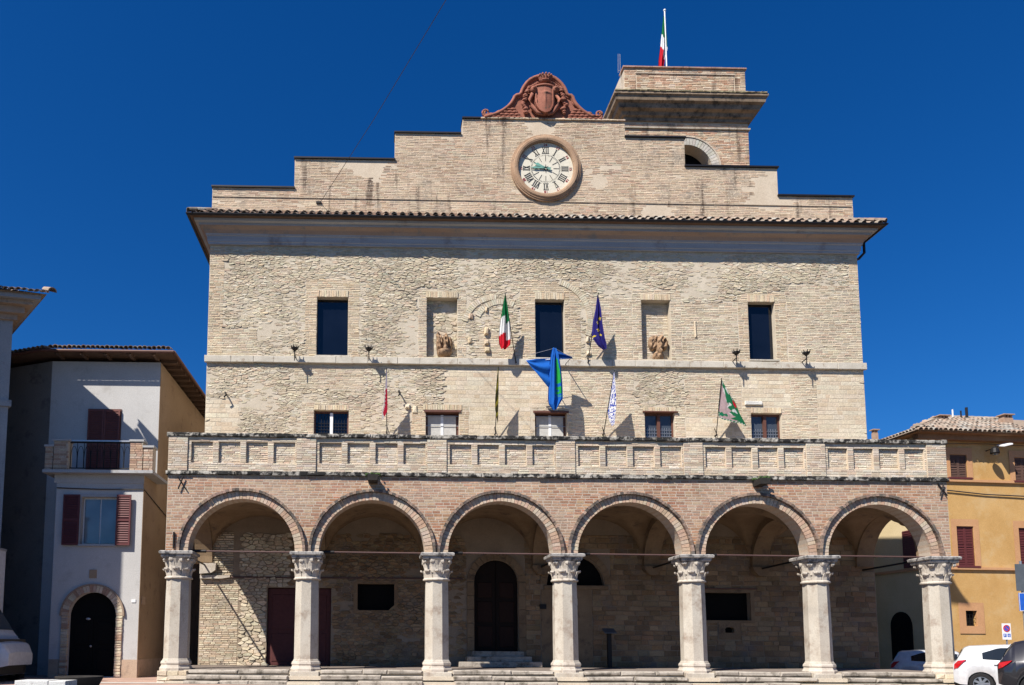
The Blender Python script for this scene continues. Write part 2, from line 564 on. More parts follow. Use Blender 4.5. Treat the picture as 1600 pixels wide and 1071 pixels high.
def rows(z0, z1, bh, bw, gap, intervals, Y, proud, colfn, r, j=0.006, ch=0.008, wob=0.3, skip=None):
    out = []
    z = z0
    while z < z1 - bh * 0.4:
        h = min(bh * r.uniform(0.85, 1.15), z1 - z)
        for a, b in intervals(z + h / 2):
            x = a
            first = True
            while x < b - 0.02:
                w = bw * r.uniform(1 - wob, 1 + wob)
                if first:
                    w *= r.uniform(0.4, 1.0)
                    first = False
                e = x + w
                if b - e < bw * 0.35:
                    e = b
                if e - x > 0.04 and not (skip and skip((x + e) / 2, z + h / 2)):
                    vs, fs = brick_piece(x + gap / 2, e - gap / 2, z + gap / 2, z + h - gap / 2, Y, proud, r, j, ch)
                    out.append(((e - x) * h, vs, fs, colfn((x + e) / 2, z + h / 2)))
                x = e
        z += h
    return out


def minus(iv, a, b):
    o = []
    for p, q in iv:
        if b <= p or a >= q:
            o.append((p, q))
        else:
            if a > p + 0.02:
                o.append((p, a))
            if b < q - 0.02:
                o.append((b, q))
    return o


def clip_poly(poly, nx, nz, d):
    out = []
    n = len(poly)
    for i in range(n):
        a, b = poly[i], poly[(i + 1) % n]
        da = a[0] * nx + a[1] * nz - d
        db = b[0] * nx + b[1] * nz - d
        if da <= 0:
            out.append(a)
        if da * db < 0:
            t = da / (da - db)
            out.append((a[0] + (b[0] - a[0]) * t, a[1] + (b[1] - a[1]) * t))
    return out


def rubble(x0, x1, z0, z1, cw, chh, inside, holes, Y, proud, colfn, r, drop=0.14, jit=0.42):
    """irregular flattened stones: Voronoi cells of a jittered grid, in squeezed coordinates"""
    K = chh / cw
    nx, nz = int((x1 - x0) / cw) + 1, int((z1 - z0) / chh) + 1
    P = {}
    for j in range(-1, nz + 1):
        off = (j % 2) * 0.5 + r.uniform(-0.2, 0.2)
        for i in range(-1, nx + 1):
            if r.random() < drop:
                continue
            P[(i, j)] = ((x0 + (i + off + r.uniform(-jit, jit)) * cw) * K, z0 + (j + 0.5 + r.uniform(-jit, jit) * 0.85) * chh)
    out = []
    for (i, j), p in P.items():
        cx, cz = p[0] / K, p[1]
        if cx < x0 or cx > x1 or cz < z0 or cz > z1 or not inside(cx, cz):
            continue
        poly = [(p[0] - 2 * chh, p[1] - 2 * chh), (p[0] + 2 * chh, p[1] - 2 * chh), (p[0] + 2 * chh, p[1] + 2 * chh), (p[0] - 2 * chh, p[1] + 2 * chh)]
        for dj in (-2, -1, 0, 1, 2):
            for di in (-3, -2, -1, 0, 1, 2, 3):
                q = P.get((i + di, j + dj))
                if q is None or (di == 0 and dj == 0):
                    continue
                ax, az = q[0] - p[0], q[1] - p[1]
                if ax * ax + az * az > (3.2 * chh) ** 2:
                    continue
                poly = clip_poly(poly, ax, az, (q[0] ** 2 - p[0] ** 2 + q[1] ** 2 - p[1] ** 2) / 2)
        if len(poly) < 3:
            continue
        pts = [(min(max(x / K, x0), x1), min(max(z, z0), z1)) for x, z in poly]
        for (a, b, c, d) in holes:                      # keep the stones out of the openings
            for k, (x, z) in enumerate(pts):
                if a < x < b and c < z < d:
                    m = min((x - a, 0), (b - x, 1), (z - c, 2), (d - z, 3))
                    pts[k] = ((a, z), (b, z), (x, c), (x, d))[m[1]]
        n = len(pts)
        mx, mz = sum(x for x, z in pts) / n, sum(z for x, z in pts) / n
        sm = []
        for k in range(n):                              # knock the corners off
            (ax, az), (bx, bz) = pts[k], pts[(k + 1) % n]
            sm += [(ax * 0.86 + bx * 0.14, az * 0.86 + bz * 0.14), (ax * 0.14 + bx * 0.86, az * 0.14 + bz * 0.86)]
        g = r.uniform(0.006, 0.016)
        n2 = len(sm)
        area = abs(sum(sm[k][0] * sm[(k + 1) % n2][1] - sm[(k + 1) % n2][0] * sm[k][1] for k in range(n2))) / 2
        if area < 0.003:
            continue
        L = math.sqrt(area)
        s0, s1, s2 = 1 - g / L * 1.2, 0.95 - g / L, 0.80
        nf = noise.noise(Vector((mx * 0.8, mz * 1.1, 5.5)))
        if nf > 0.18 and r.random() < (nf - 0.1) * 1.1:
            continue                                    # mortar smeared over the stones
        pr = proud * r.uniform(0.3, 1.5) * max(0.35, 0.95 - 0.9 * nf)
        tx, tz = r.uniform(-0.12, 0.12), r.uniform(-0.2, 0.2)
        vs = []
        for sc, dep in ((s0, 0.008), (s1, -0.75 * pr), (s2, -pr)):
            for x, z in sm:
                X, Z = mx + (x - mx) * sc, mz + (z - mz) * sc
                dy = 0 if dep > 0 else max(-pr * 0.5, min(pr * 0.5, (tx * (X - mx) + tz * (Z - mz))))
                vs.append((X, Y + dep + dy + (0 if dep > 0 else r.uniform(-0.004, 0.004)), Z))
        fs = [tuple(range(2 * n2, 3 * n2))]
        for q in (0, 1):
            fs += [(q * n2 + k, q * n2 + (k + 1) % n2, (q + 1) * n2 + (k + 1) % n2, (q + 1) * n2 + k) for k in range(n2)]
        out.append((area, vs, fs, colfn(mx, mz)))
    return out


def lay(pieces, name, rest_name, mat, parent, limit=300):
    """the largest pieces become objects of their own, the rest one joined part"""
    pieces = sorted(pieces, key=lambda p: -p[0])
    for a, vs, fs, c in pieces[:limit]:
        MB().add(vs, fs, c).build(name, mat, parent)
    if len(pieces) > limit:
        mb = MB()
        for a, vs, fs, c in pieces[limit:]:
            mb.add(vs, fs, c)
        tag(mb.build(rest_name, mat, parent), kind='stuff')


def pick(pal, r):
    return vary(r.choice(pal), r)
# ------------------------------------------------------------------ ground
def ground_z(x, y):
    z = -0.0075 * min(max(x, 0.0), 40.0)
    if y < -1:
        z += 0.016 * max(y + 1, -30.0)
    if x > 20 and y > 1:
        z -= 0.03 * min(y - 1, 10.0) * min((x - 20) / 5.0, 1.0)
    return z


def sheet(name, xs, ys, dz, mat):
    mb = MB()
    vs = [(x, y, ground_z(x, y) + dz) for y in ys for x in xs]
    nx = len(xs)
    fs = [(j * nx + i, j * nx + i + 1, (j + 1) * nx + i + 1, (j + 1) * nx + i) for j in range(len(ys) - 1) for i in range(nx - 1)]
    mb.add(vs, fs)
    return tag(mb.build(name, mat, origin=(0, 0, 0)), kind='structure')


gx = [-300, -120, -60] + [x for x in range(-40, 61, 2)] + [90, 150, 300]
gy = [-300, -150, -80, -50] + [y * 1.0 for y in range(-32, 16)] + [18, 25, 40, 80, 200, 400]
sheet('piazza_ground', gx, gy, -0.016, 'asphalt')
sheet('paving', [x for x in range(-14, 45, 1)], [-2.2, -1.6, -1.0, -0.5, 0, 1, 2, 3, 4, 6, 8], -0.008, 'paving')
for ya in (-0.78, -6.2):
    sheet('paving_strip', [x for x in range(-12, 41)], [ya, ya + 0.25, ya + 0.5], 0.0, 'paving_stone')
for xa in (-1.15, 7.7, 15.8):
    sheet('paving_strip', [xa, xa + 0.45], [-20, -16, -12, -9, -6.3], 0.0, 'paving_stone')

# ------------------------------------------------------------------ the town hall
hall = thing('town_hall', 'pale brick and stone town hall with six arched loggia, stepped top wall and tower', 'town hall', (12.1, 4.0, 0.0))
WX0, WX1, WY = -0.24, 24.42, 4.0
FLOOR = 0.40
ARCH_X = [1.93, 5.99, 10.02, 14.10, 18.13, 22.04]
COL_X = [-0.05, 3.97, 8.03, 12.08, 16.13, 20.10, 23.97]
AR, AZ = 1.66, 4.03
LX0, LX1 = -0.43, 24.33
PAR_TOP = 7.78
R1 = random.Random(5)

# openings of the upper wall: x0, x1, z0, z1
TALL = [(3.81, 4.98, 11.86, 14.14), (12.02, 13.13, 11.87, 14.16), (20.12, 21.14, 11.90, 14.18)]
NICHE = [(7.93, 9.09, 11.87, 14.17), (16.05, 17.15, 11.89, 14.19)]
LOW = [(3.76, 5.05, 8.25, 9.79), (7.90, 9.14, 8.25, 9.83), (11.96, 13.16, 8.25, 9.85), (16.07, 17.19, 8.25, 9.84), (20.07, 21.21, 8.25, 9.85)]
# openings of the portico's rear wall
DOOR_RED = (2.19, 4.49, FLOOR, 3.2)
WIN_A = (5.44, 6.77, 2.4, 3.36)
WIN_B = (18.06, 19.76, 2.11, 3.12)
SLOT = (18.77, 19.13, 1.64, 1.87)


def rect(o):
    return [(o[0], o[2]), (o[1], o[2]), (o[1], o[3]), (o[0], o[3])]


def arc_pts(cx, cz, r, a0, a1, n):
    return [(cx + r * math.cos(a0 + (a1 - a0) * i / n), cz + r * math.sin(a0 + (a1 - a0) * i / n)) for i in range(n + 1)]


arch_door = [(9.67, 0.95), (11.27, 0.95)] + arc_pts(10.47, 3.46, 0.8, 0, PI, 16)
lunette = [(12.29, 3.35)] + arc_pts(13.37, 3.36, 1.06, 0.0, PI, 16)
lunette = [(12.31, 3.35), (14.43, 3.35)] + arc_pts(13.37, 3.38, 1.05, 0.02, PI - 0.02, 16)

wall = MB()
wall.wall([(WX0, 6.2), (WX1, 6.2), (WX1, 16.25), (WX0, 16.25)], [rect(o) for o in TALL + NICHE + LOW], WY + 0.03, WY + 0.34)
palace_wall = wall.build('palace_wall', 'mortar', hall)
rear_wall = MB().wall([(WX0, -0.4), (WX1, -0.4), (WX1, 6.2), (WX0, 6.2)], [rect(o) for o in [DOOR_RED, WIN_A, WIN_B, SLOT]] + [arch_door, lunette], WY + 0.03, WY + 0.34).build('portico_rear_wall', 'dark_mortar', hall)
body = MB()
body.box(WX0, WX1, WY + 0.36, 18.0, -0.4, 16.6)
for x0, x1 in ((WX0, WX0 + 0.34), (WX1 - 0.34, WX1)):
    body.box(x0 + 0.001, x1 - 0.001, WY + 0.031, WY + 0.37, -0.4, 16.25)
body.build('side_wall', 'mortar', hall)

PAL_STONE = [(0.558, 0.477, 0.35), (0.583, 0.507, 0.378), (0.528, 0.447, 0.326), (0.594, 0.532, 0.416), (0.548, 0.462, 0.336), (0.487, 0.412, 0.302), (0.573, 0.482, 0.35), (0.558, 0.442, 0.317)]
PAL_PBRICK = [(0.568, 0.482, 0.35), (0.578, 0.472, 0.341), (0.553, 0.442, 0.317), (0.594, 0.517, 0.388), (0.538, 0.417, 0.294), (0.573, 0.493, 0.36)]
PAL_OBRICK = [(0.558, 0.437, 0.297), (0.573, 0.462, 0.321), (0.533, 0.402, 0.27), (0.578, 0.488, 0.35), (0.558, 0.452, 0.317)]
PAL_ASH = [(0.558, 0.462, 0.336), (0.583, 0.493, 0.368), (0.538, 0.432, 0.307), (0.588, 0.512, 0.388)]

STRING_Z0, STRING_Z1 = 11.55, 11.80
SOLD = []                                                # flat arches of upright bricks over the openings
for (a, b, c, d), wd, hh in [(o, 0.0, 0.27) for o in TALL] + [(o, 0.02, 0.24) for o in NICHE] + [(LOW[0], 0.0, 0.2), (LOW[1], 0.1, 0.22), (LOW[3], 0.05, 0.2), (LOW[4], 0.0, 0.22)]:
    SOLD.append((a - wd, b + wd, d, d + hh))
brick_zones = [((3.38, 5.42, 11.80, 14.85), 'o'), ((7.62, 9.42, 11.80, 14.55), 'p'), ((11.45, 13.75, 11.80, 14.9), 'o'), ((15.7, 17.55, 11.80, 14.6), 'p'), ((19.72, 21.58, 11.80, 14.62), 'o'),
               ((13.95, 15.7, 11.80, 14.3), 'p'), ((17.55, 19.72, 11.80, 14.15), 'p'), ((21.58, 24.42, 11.80, 14.9), 'p'), ((9.75, 11.2, 11.8, 12.9), 'p'),
               ((-0.24, 0.32, 11.8, 16.2), 'o'), ((24.06, 24.42, 14.9, 16.2), 'o'), ((-0.24, 1.6, 11.8, 12.9), 'p'),
               ((3.3, 5.5, 8.6, 10.05), 'p'), ((7.35, 9.5, 8.6, 10.0), 'o'), ((15.7, 17.6, 8.6, 10.1), 'p'), ((19.75, 21.6, 8.6, 10.1), 'p'), ((13.3, 15.7, 8.6, 11.55), 'p'), ((17.6, 19.75, 9.7, 11.55), 'p'), ((3.0, 5.6, 10.6, 11.55), 'p'), ((21.6, 22.6, 8.6, 11.55), 'p')]
ash_zones = [(8.6, 13.3, 10.0, 11.55), (9.5, 11.8, 8.6, 10.0), (22.6, 24.42, 8.6, 11.55), (17.6, 19.75, 8.6, 9.7), (19.75, 21.6, 10.1, 11.55), (-0.24, 1.0, 8.6, 10.2)]
holes_up = TALL + NICHE + LOW + SOLD + [(WX0, WX1, STRING_Z0, STRING_Z1)]


def in_rects(x, z, rs):
    return any(a < x < b and c < z < d for a, b, c, d in rs)


def zone_brick(x, z):
    for q, k in brick_zones:
        if q[0] < x < q[1] and q[2] < z < q[3]:
            return k
    return None


def rub_inside(x, z):
    # ragged borders between the kinds of masonry
    xx = x + 0.12 * noise.noise(Vector((x * 2, z * 2.3, 1.7)))
    zz = z + 0.10 * noise.noise(Vector((x * 2, z * 2.3, 7.1)))
    return not in_rects(x, z, holes_up) and zone_brick(xx, zz) is None and not in_rects(xx, zz, ash_zones)


def stone_col(x, z):
    k = 0.94 + 0.16 * noise.noise(Vector((x * 0.5, z * 0.6, 3.0)))
    return tuple(v * k for v in pick(PAL_STONE, R1))


pieces = rubble(WX0, WX1, 8.6, 16.12, 0.19, 0.058, rub_inside, holes_up, WY + 0.03, 0.017, stone_col, R1, 0.2, 0.48)
bands = [(8.6, STRING_Z0), (STRING_Z1, 16.12)]


def free_intervals(z, zones):
    iv = []
    for q in zones:
        if q[2] < z < q[3]:
            part = [(q[0] + 0.05 * noise.noise(Vector((z * 3, q[0], 0))), q[1] + 0.05 * noise.noise(Vector((z * 3, q[1], 4))))]
            part = [(max(part[0][0], WX0), min(part[0][1], WX1))]
            for h in holes_up:
                if h[2] - 0.01 < z < h[3] + 0.01:
                    part = minus(part, h[0], h[1])
            iv += part
    return iv


for kind, pal in (('o', PAL_OBRICK), ('p', PAL_PBRICK)):
    zs = [q for q, k in brick_zones if k == kind]
    for lo, hi in bands:
        pieces += rows(lo, hi, 0.066, 0.25, 0.012, lambda z: free_intervals(z, zs), WY + 0.03, 0.011, lambda x, z: pick(pal, R1), R1, 0.008, 0.008)
for lo, hi in bands[:1]:
    pieces += rows(lo, hi, 0.17, 0.42, 0.006, lambda z: free_intervals(z, ash_zones), WY + 0.03, 0.006, lambda x, z: vary(R1.choice(PAL_ASH), R1, 0.04, 0.015), R1, 0.006, 0.01, 0.6)
lay(pieces, 'stone', 'stone_masonry', 'rubble', palace_wall, 300)

for a, b, c, d in SOLD:                                   # flat arch: each upright brick its own piece
    n = max(6, int((b - a) / 0.085))
    fa = MB().box(a, b, WY + 0.012, WY + 0.06, c + 0.003, d).build('flat_arch', 'mortar', hall)
    for i in range(n):
        x = a + (b - a) * i / n
        vs, fs = brick_piece(x + 0.005, x + (b - a) / n - 0.005, c + 0.006, d - 0.006, WY + 0.02, 0.026, R1, 0.004, 0.005)
        MB().add(vs, fs, pick(PAL_OBRICK, R1)).build('brick', 'rubble', fa)

# relieving arches walled up in the stonework and stones standing proud
for cx, cz, r, a0, a1 in ((10.55, 13.0, 1.12, 0.5 * PI, PI * 0.93), (10.75, 13.05, 0.9, 0.35 * PI, 0.86 * PI), (12.55, 13.35, 1.45, -0.12 * PI, 0.42 * PI)):
    n = int(r * (a1 - a0) / 0.075)
    for i in range(n):
        t0, t1 = a0 + (a1 - a0) * i / n, a0 + (a1 - a0) * (i + 0.86) / n
        MB().ring(cx, cz, r, r + 0.2, WY - 0.004, WY + 0.03, t0, t1, 1, pick(PAL_STONE[:4], R1)).build('voussoir', 'rubble', palace_wall)
for x, z, w, h, p in ((10.1, 12.75, 0.2, 0.32, 0.16), (10.08, 12.35, 0.22, 0.2, 0.14), (10.12, 12.05, 0.24, 0.26, 0.15), (10.13, 13.65, 0.14, 0.2, 0.1), (9.5, 13.35, 0.2, 0.25, 0.1), (9.48, 12.4, 0.18, 0.3, 0.09),
                      (7.15, 9.88, 0.22, 0.2, 0.12), (7.42, 9.72, 0.2, 0.34, 0.06), (13.92, 12.5, 0.16, 0.3, 0.1), (13.95, 12.0, 0.18, 0.2, 0.1), (18.05, 12.75, 0.07, 0.85, 0.05)):
    MB().rough_box(x, x + w * 0.8, WY - p * 0.6, WY + 0.05, z, z + h * 0.75, 0.02, R1, 0.035, pick(PAL_OBRICK[:3] + PAL_STONE[:3], R1)).build('projecting_stone', 'rubble', palace_wall)

for x, z in ((0.5, 10.36), (6.9, 10.5)):                     # rusty wall hooks
    MB().tube([(x, WY + 0.04, z), (x, WY - 0.12, z + 0.02), (x + 0.05, WY - 0.2, z - 0.1), (x - 0.02, WY - 0.18, z - 0.2)], 0.03, 6).build('wall_hook', 'iron', hall)
MB().rough_box(19.85, 20.5, WY - 0.05, WY + 0.04, 10.15, 10.3, 0.01, R1, 0.02, (0.62, 0.6, 0.55)).build('projecting_stone', 'rubble', palace_wall)

# string course in blocks
x = WX0 - 0.07
sc = MB().box(WX0 - 0.04, WX1 + 0.04, WY - 0.07, WY + 0.08, STRING_Z0 + 0.01, STRING_Z1 - 0.01).build('string_course', 'mortar', hall)
while x < WX1:
    w = R1.uniform(0.7, 1.5)
    e = min(x + w, WX1 + 0.07)
    MB().rough_box(x + 0.004, e - 0.004, WY - 0.10, WY + 0.02, STRING_Z0, STRING_Z1, 0.006, R1, 0.012).build('stone_block', 'string_stone', sc)
    x = e

# tall dark windows
for i, (a, b, c, d) in enumerate(TALL):
    w = MB().box(a - 0.003, b + 0.003, WY + 0.27, WY + 0.33, c, d).build('window', 'dark_metal', hall)
    MB().box(a + 0.03, b - 0.03, WY + 0.255, WY + 0.272, c + 0.03, d - 0.03).build('pane', 'dark_glass', w)
    MB().box(a - 0.05, b + 0.07, WY - 0.06, WY + 0.3, c - 0.045, c + 0.004).build('sill', 'string_stone', w)
# blind niches: coursed masonry at the back
for i, (a, b, c, d) in enumerate(NICHE):
    nb = MB().box(a - 0.004, b + 0.004, WY + 0.32, WY + 0.38, c - 0.004, d + 0.004).build('niche_back', 'mortar', hall)
    if i:
        ps = rows(c, d, 0.07, 0.26, 0.01, lambda z: [(a, b)], WY + 0.32, 0.012, lambda x, z: pick(PAL_ASH, R1), R1)
    else:
        ps = rubble(a, b, c, d, 0.22, 0.1, lambda x, z: True, [], WY + 0.32, 0.03, stone_col, R1)
    lay(ps, 'stone', 'stones', 'rubble', nb, 300)
# lower windows
for i, (a, b, c, d) in enumerate(LOW):
    mx = (a + b) / 2
    if i in (1, 2):                                       # boarded white
        w = MB().box(a - 0.003, b + 0.003, WY + 0.28, WY + 0.33, c, d).build('window', 'brown_frame', hall)
        for k in range(2):
            x0 = a + 0.09 + k * (mx - a - 0.06)
            MB().box(x0, x0 + (mx - a) - 0.13, WY + 0.24, WY + 0.275, c, d - 0.14).build('shutter_board', 'white_board', w)
        MB().box(mx - 0.05, mx + 0.05, WY + 0.225, WY + 0.278, c, d - 0.12).build('mullion', 'white_paint', w)
        MB().box(a, b, WY + 0.2, WY + 0.215, d - 0.18, d - 0.165).build('rail', 'galvanised', w)
        MB().box(a, b, WY + 0.2, WY + 0.215, d - 0.55, d - 0.535).build('rail', 'galvanised', w)
        MB().box(a - 0.06, b + 0.06, WY - 0.02, WY + 0.27, d - 0.07, d - 0.002).build('lintel', 'brown_frame', w)
    else:
        w = MB()
        for x0, x1 in ((a - 0.003, a + 0.06), (b - 0.06, b + 0.003)):
            w.box(x0, x1, WY + 0.18, WY + 0.25, c, d)
        w.box(a + 0.06, b - 0.06, WY + 0.18, WY + 0.25, d - 0.07, d + 0.003)
        w = w.build('window', 'brown_frame', hall)
        MB().box(mx - 0.055, mx + 0.055, WY + 0.15, WY + 0.24, c, d - 0.07).build('mullion', 'white_paint' if i == 0 else 'brown_frame', w)
        for x0, x1 in ((a + 0.06, mx - 0.055), (mx + 0.055, b - 0.06)):
            MB().box(x0, x1, WY + 0.235, WY + 0.25, c, d - 0.07).build('pane', 'dark_glass' if i == 0 else 'lead_glass', w)
            g = MB()
            zt = (d - 0.1) if i == 0 else c + 1.05
            n = 5
            for k in range(1, n):
                xx = x0 + (x1 - x0) * k / n
                g.box(xx - 0.007, xx + 0.007, WY + 0.205, WY + 0.219, c, zt)
            for k in range(9):
                zz = c + 0.12 * (k + 1)
                if zz < zt:
                    g.box(x0, x1, WY + 0.19, WY + 0.204, zz - 0.007, zz + 0.007)
            g.build('grille', 'iron' if i == 0 else 'galvanised', w)
        if i == 3:
            MB().box(a - 0.08, b + 0.12, WY - 0.05, WY + 0.17, d - 0.005, d + 0.035).build('lintel', 'brown_frame', w)

# ------------------------------------------------------------------ eaves cornice and eave tiles
EY, EZ = 3.36, 16.93
prof = [(WY + 0.02, 16.12), (WY - 0.06, 16.12), (WY - 0.06, 16.2), (WY - 0.09, 16.22), (WY - 0.10, 16.42), (WY - 0.14, 16.44), (WY - 0.15, 16.5), (WY - 0.22, 16.62), (WY - 0.34, 16.70), (WY - 0.36, 16.72), (WY - 0.36, 16.80), (WY - 0.50, 16.82), (WY - 0.52, 16.90), (WY + 0.02, 16.90)]


def cornice_loop(prof, x0, x1, yb, ref):
    """profile (y, z) swept along the front and mitred round both corners"""
    mb = MB()
    vs, fs = [], []
    n = len(prof)
    for y, z in prof:
        o = ref - y
        vs += [(x0 - o, yb, z), (x0 - o, y, z), (x1 + o, y, z), (x1 + o, yb, z)]
    for i in range(n):
        j = (i + 1) % n
        for k in range(3):
            fs.append((i * 4 + k, i * 4 + k + 1, j * 4 + k + 1, j * 4 + k))
    fs.append(tuple(i * 4 for i in range(n)))
    fs.append(tuple(i * 4 + 3 for i in reversed(range(n))))
    return mb.add(vs, fs)


cornice = cornice_loop(prof[:7] + [(WY + 0.02, 16.5)], WX0, WX1, 10.0, WY).build('eaves_cornice', 'cornice_plaster', hall)
cornice_loop([(WY + 0.02, 16.5)] + prof[6:10] + [(WY + 0.02, 16.72)], WX0, WX1, 10.0, WY).build('cove_moulding', 'cornice_brown', cornice)
cornice_loop([(WY + 0.02, 16.72)] + prof[9:], WX0, WX1, 10.0, WY).build('crown_moulding', 'cornice_plaster', cornice)
cornice_loop([(EY + 0.16, 16.903), (EY - 0.02, 16.93), (EY - 0.03, 16.97), (WY, 17.5), (WY, 16.903)], WX0, WX1, 10.0, WY).build('roof_edge', 'eave_wood', cornice)
gut = MB()
gp = []
for k in range(9):
    t = PI + PI * k / 8
    gp.append((EY - 0.06 + 0.065 * math.cos(t), 16.965 + 0.07 * math.sin(t)))
gut = cornice_loop(gp + [(EY - 0.005, 16.975), (EY - 0.115, 16.975)], WX0, WX1, 10.0, WY).build('gutter', 'dark_metal', cornice)
dp = MB()
dp.tube([(25.02, 4.5, 16.9), (25.02, 4.5, 16.45), (24.85, 4.6, 16.25), (24.55, 4.62, 16.12), (24.52, 4.62, 10)], 0.05, 8)
dp.build('downpipe', 'dark_metal', hall)

PAL_TILE = [(0.31, 0.238, 0.185), (0.346, 0.288, 0.229), (0.266, 0.194, 0.148), (0.324, 0.302, 0.266), (0.36, 0.259, 0.192), (0.23, 0.194, 0.155)]


def tile_mesh(L, r0, r1, h, col, seg=6, th=0.018):
    """half-round clay tile, narrow end up: lies along +y from the origin"""
    mb = MB()
    vs, fs = [], []
    for y, r in ((0, r1), (L, r0)):
        for q in (0, th):
            for k in range(seg + 1):
                t = PI * k / seg
                vs.append(((r - q) * math.cos(t), y, (r - q) * math.sin(t) * h))
    m = seg + 1
    for k in range(seg):
        fs += [(k, k + 1, 2 * m + k + 1, 2 * m + k), (m + k, m + k + 1, 3 * m + k + 1, 3 * m + k)]
        fs += [(k, k + 1, m + k + 1, m + k)]
    fs += [(0, m, 3 * m, 2 * m), (seg, m + seg, 3 * m + seg, 2 * m + seg)]
    me = mb.add(vs, fs, col)
    return me


TILE_SRC = []
for k, c in enumerate(PAL_TILE):
    o = tile_mesh(0.5, 0.075, 0.10, 1.0, c).build('roof_tile_source', 'roof_tile', origin=(0, 0, 0))
    TILE_SRC.append(o.data)
    COL.objects.unlink(o)
    bpy.data.objects.remove(o)


def put_tile(pos, pitch, parent, yaw=0.0, scale=1.0, r=R1, upside=False):
    o = bpy.data.objects.new('roof_tile', r.choice(TILE_SRC))
    place(o, pos, parent)
    o.rotation_euler = (pitch, PI if upside else 0, yaw)
    o.scale = (scale, scale, scale)
    return o


roof = MB()
roof.add([(WX0 - 0.6, EY, 17.0), (WX1 + 0.6, EY, 17.0), (WX1 + 0.6, 18.5, 17.0), (WX0 - 0.6, 18.5, 17.0), (6, 11, 20.2), (18, 11, 20.2)], [(0, 1, 5, 4), (1, 2, 5), (2, 3, 4, 5), (3, 0, 4), (3, 2, 1, 0)])
roof = roof.build('roof', 'roof_tile', hall)
n = 84
for i in range(n):
    x = WX0 - 0.62 + (WX1 - WX0 + 1.24) * (i + 0.5) / n
    put_tile((x + R1.uniform(-0.015, 0.015), EY - 0.06 + R1.uniform(-0.03, 0.02), 16.955 + R1.uniform(-0.015, 0.02)), 0.55, roof, R1.uniform(-0.12, 0.12), R1.uniform(0.95, 1.2))
    if i % 1 == 0:
        put_tile((x + R1.uniform(-0.015, 0.015), EY + 0.28, 17.22), 0.55, roof, R1.uniform(-0.05, 0.05), 1.1)
for s, x in ((-1, WX0 - 0.66), (1, WX1 + 0.66)):           # corner tiles turned up along the hip
    for k in range(3):
        put_tile((x - s * 0.25 * k, EY - 0.12 + 0.25 * k, 17.02 + 0.14 * k), 0.45, roof, s * 0.78, 1.25)

# ------------------------------------------------------------------ stepped attic wall
TIERS = [(-0.22, 2.88, 18.41), (2.88, 6.70, 19.62), (6.70, 9.31, 20.73), (9.31, 15.60, 21.37), (15.60, 17.90, 20.72), (17.90, 21.47, 19.56), (21.47, 24.36, 18.42)]
outl = [(-0.22, 17.0), (24.36, 17.0)]
for a, b, t in reversed(TIERS):
    outl += [(b, t), (a, t)]
attic = MB().prism(outl, WY + 0.02, WY + 0.55).build('attic_wall', 'pale_mortar', hall)
PAL_ATTIC = [(0.578, 0.453, 0.322), (0.589, 0.453, 0.317), (0.552, 0.414, 0.286), (0.599, 0.483, 0.348), (0.536, 0.389, 0.268), (0.578, 0.448, 0.317), (0.583, 0.453, 0.322)]
CKX, CKZ = 12.49, 19.38


def attic_iv(z):
    iv = []
    for a, b, t in TIERS:
        if z < t:
            if iv and abs(iv[-1][1] - a) < 1e-6:
                iv[-1] = (iv[-1][0], b)
            else:
                iv.append((a, b))
    d = 1.3 ** 2 - (z - CKZ) ** 2
    if d > 0:
        iv = minus(iv, CKX - math.sqrt(d), CKX + math.sqrt(d))
    return iv


def attic_col(x, z):
    k = max(0.0, min(0.8, 0.45 + 1.0 * noise.noise(Vector((x * 0.6, z * 0.9, 13.0)))))
    c = vary(R1.choice(PAL_ATTIC_RED), R1, 0.12, 0.04)
    p = pick(PAL_ATTIC, R1)
    return tuple(a * (1 - k) + b * k for a, b in zip(c, p))


PAL_ATTIC_RED = [(0.51, 0.36, 0.246), (0.551, 0.43, 0.307), (0.459, 0.31, 0.209), (0.571, 0.47, 0.344), (0.53, 0.39, 0.27)]
ap = rows(17.3, 21.37, 0.068, 0.27, 0.011, attic_iv, WY + 0.02, 0.009, attic_col, R1, 0.007, 0.007, 0.3, lambda x, z: noise.noise(Vector((x * 0.45, z * 0.8, 2.0))) + 0.35 * noise.noise(Vector((x * 2.1, z * 3.0, 4.0))) > 0.34)
lay(ap, 'brick', 'brick_masonry', 'attic_brick', attic, 300)
for a, b, t in TIERS:
    if t < 21 and not (a == 6.70):
        MB().box(a - 0.03, b + 0.02 if a < 12 else b + 0.05, WY - 0.06, WY + 0.6, t + 0.003, t + 0.06).build('coping', 'dark_metal', attic)
MB().box(6.67, 9.25, WY - 0.05, WY + 0.6, 20.733, 20.79).build('coping', 'dark_metal', attic)
MB().box(9.29, 10.0, WY - 0.05, WY + 0.6, 21.373, 21.43).build('coping', 'dark_metal', attic)
x = 10.02
while x < 15.5:
    e = min(x + R1.uniform(0.22, 0.36), 15.62)
    MB().rough_box(x, e - 0.012, WY - 0.05, WY + 0.5, 21.372, 21.43, 0.006, R1, 0.01, pick(PAL_ATTIC, R1)).build('coping_brick', 'attic_brick', attic)
    x = e
MB().rough_box(-0.2, 24.3, WY - 0.012, WY + 0.02, 18.03, 18.06, 0.0, R1, 0.004, (0.36, 0.29, 0.22)).build('ledge', 'attic_brick', attic)

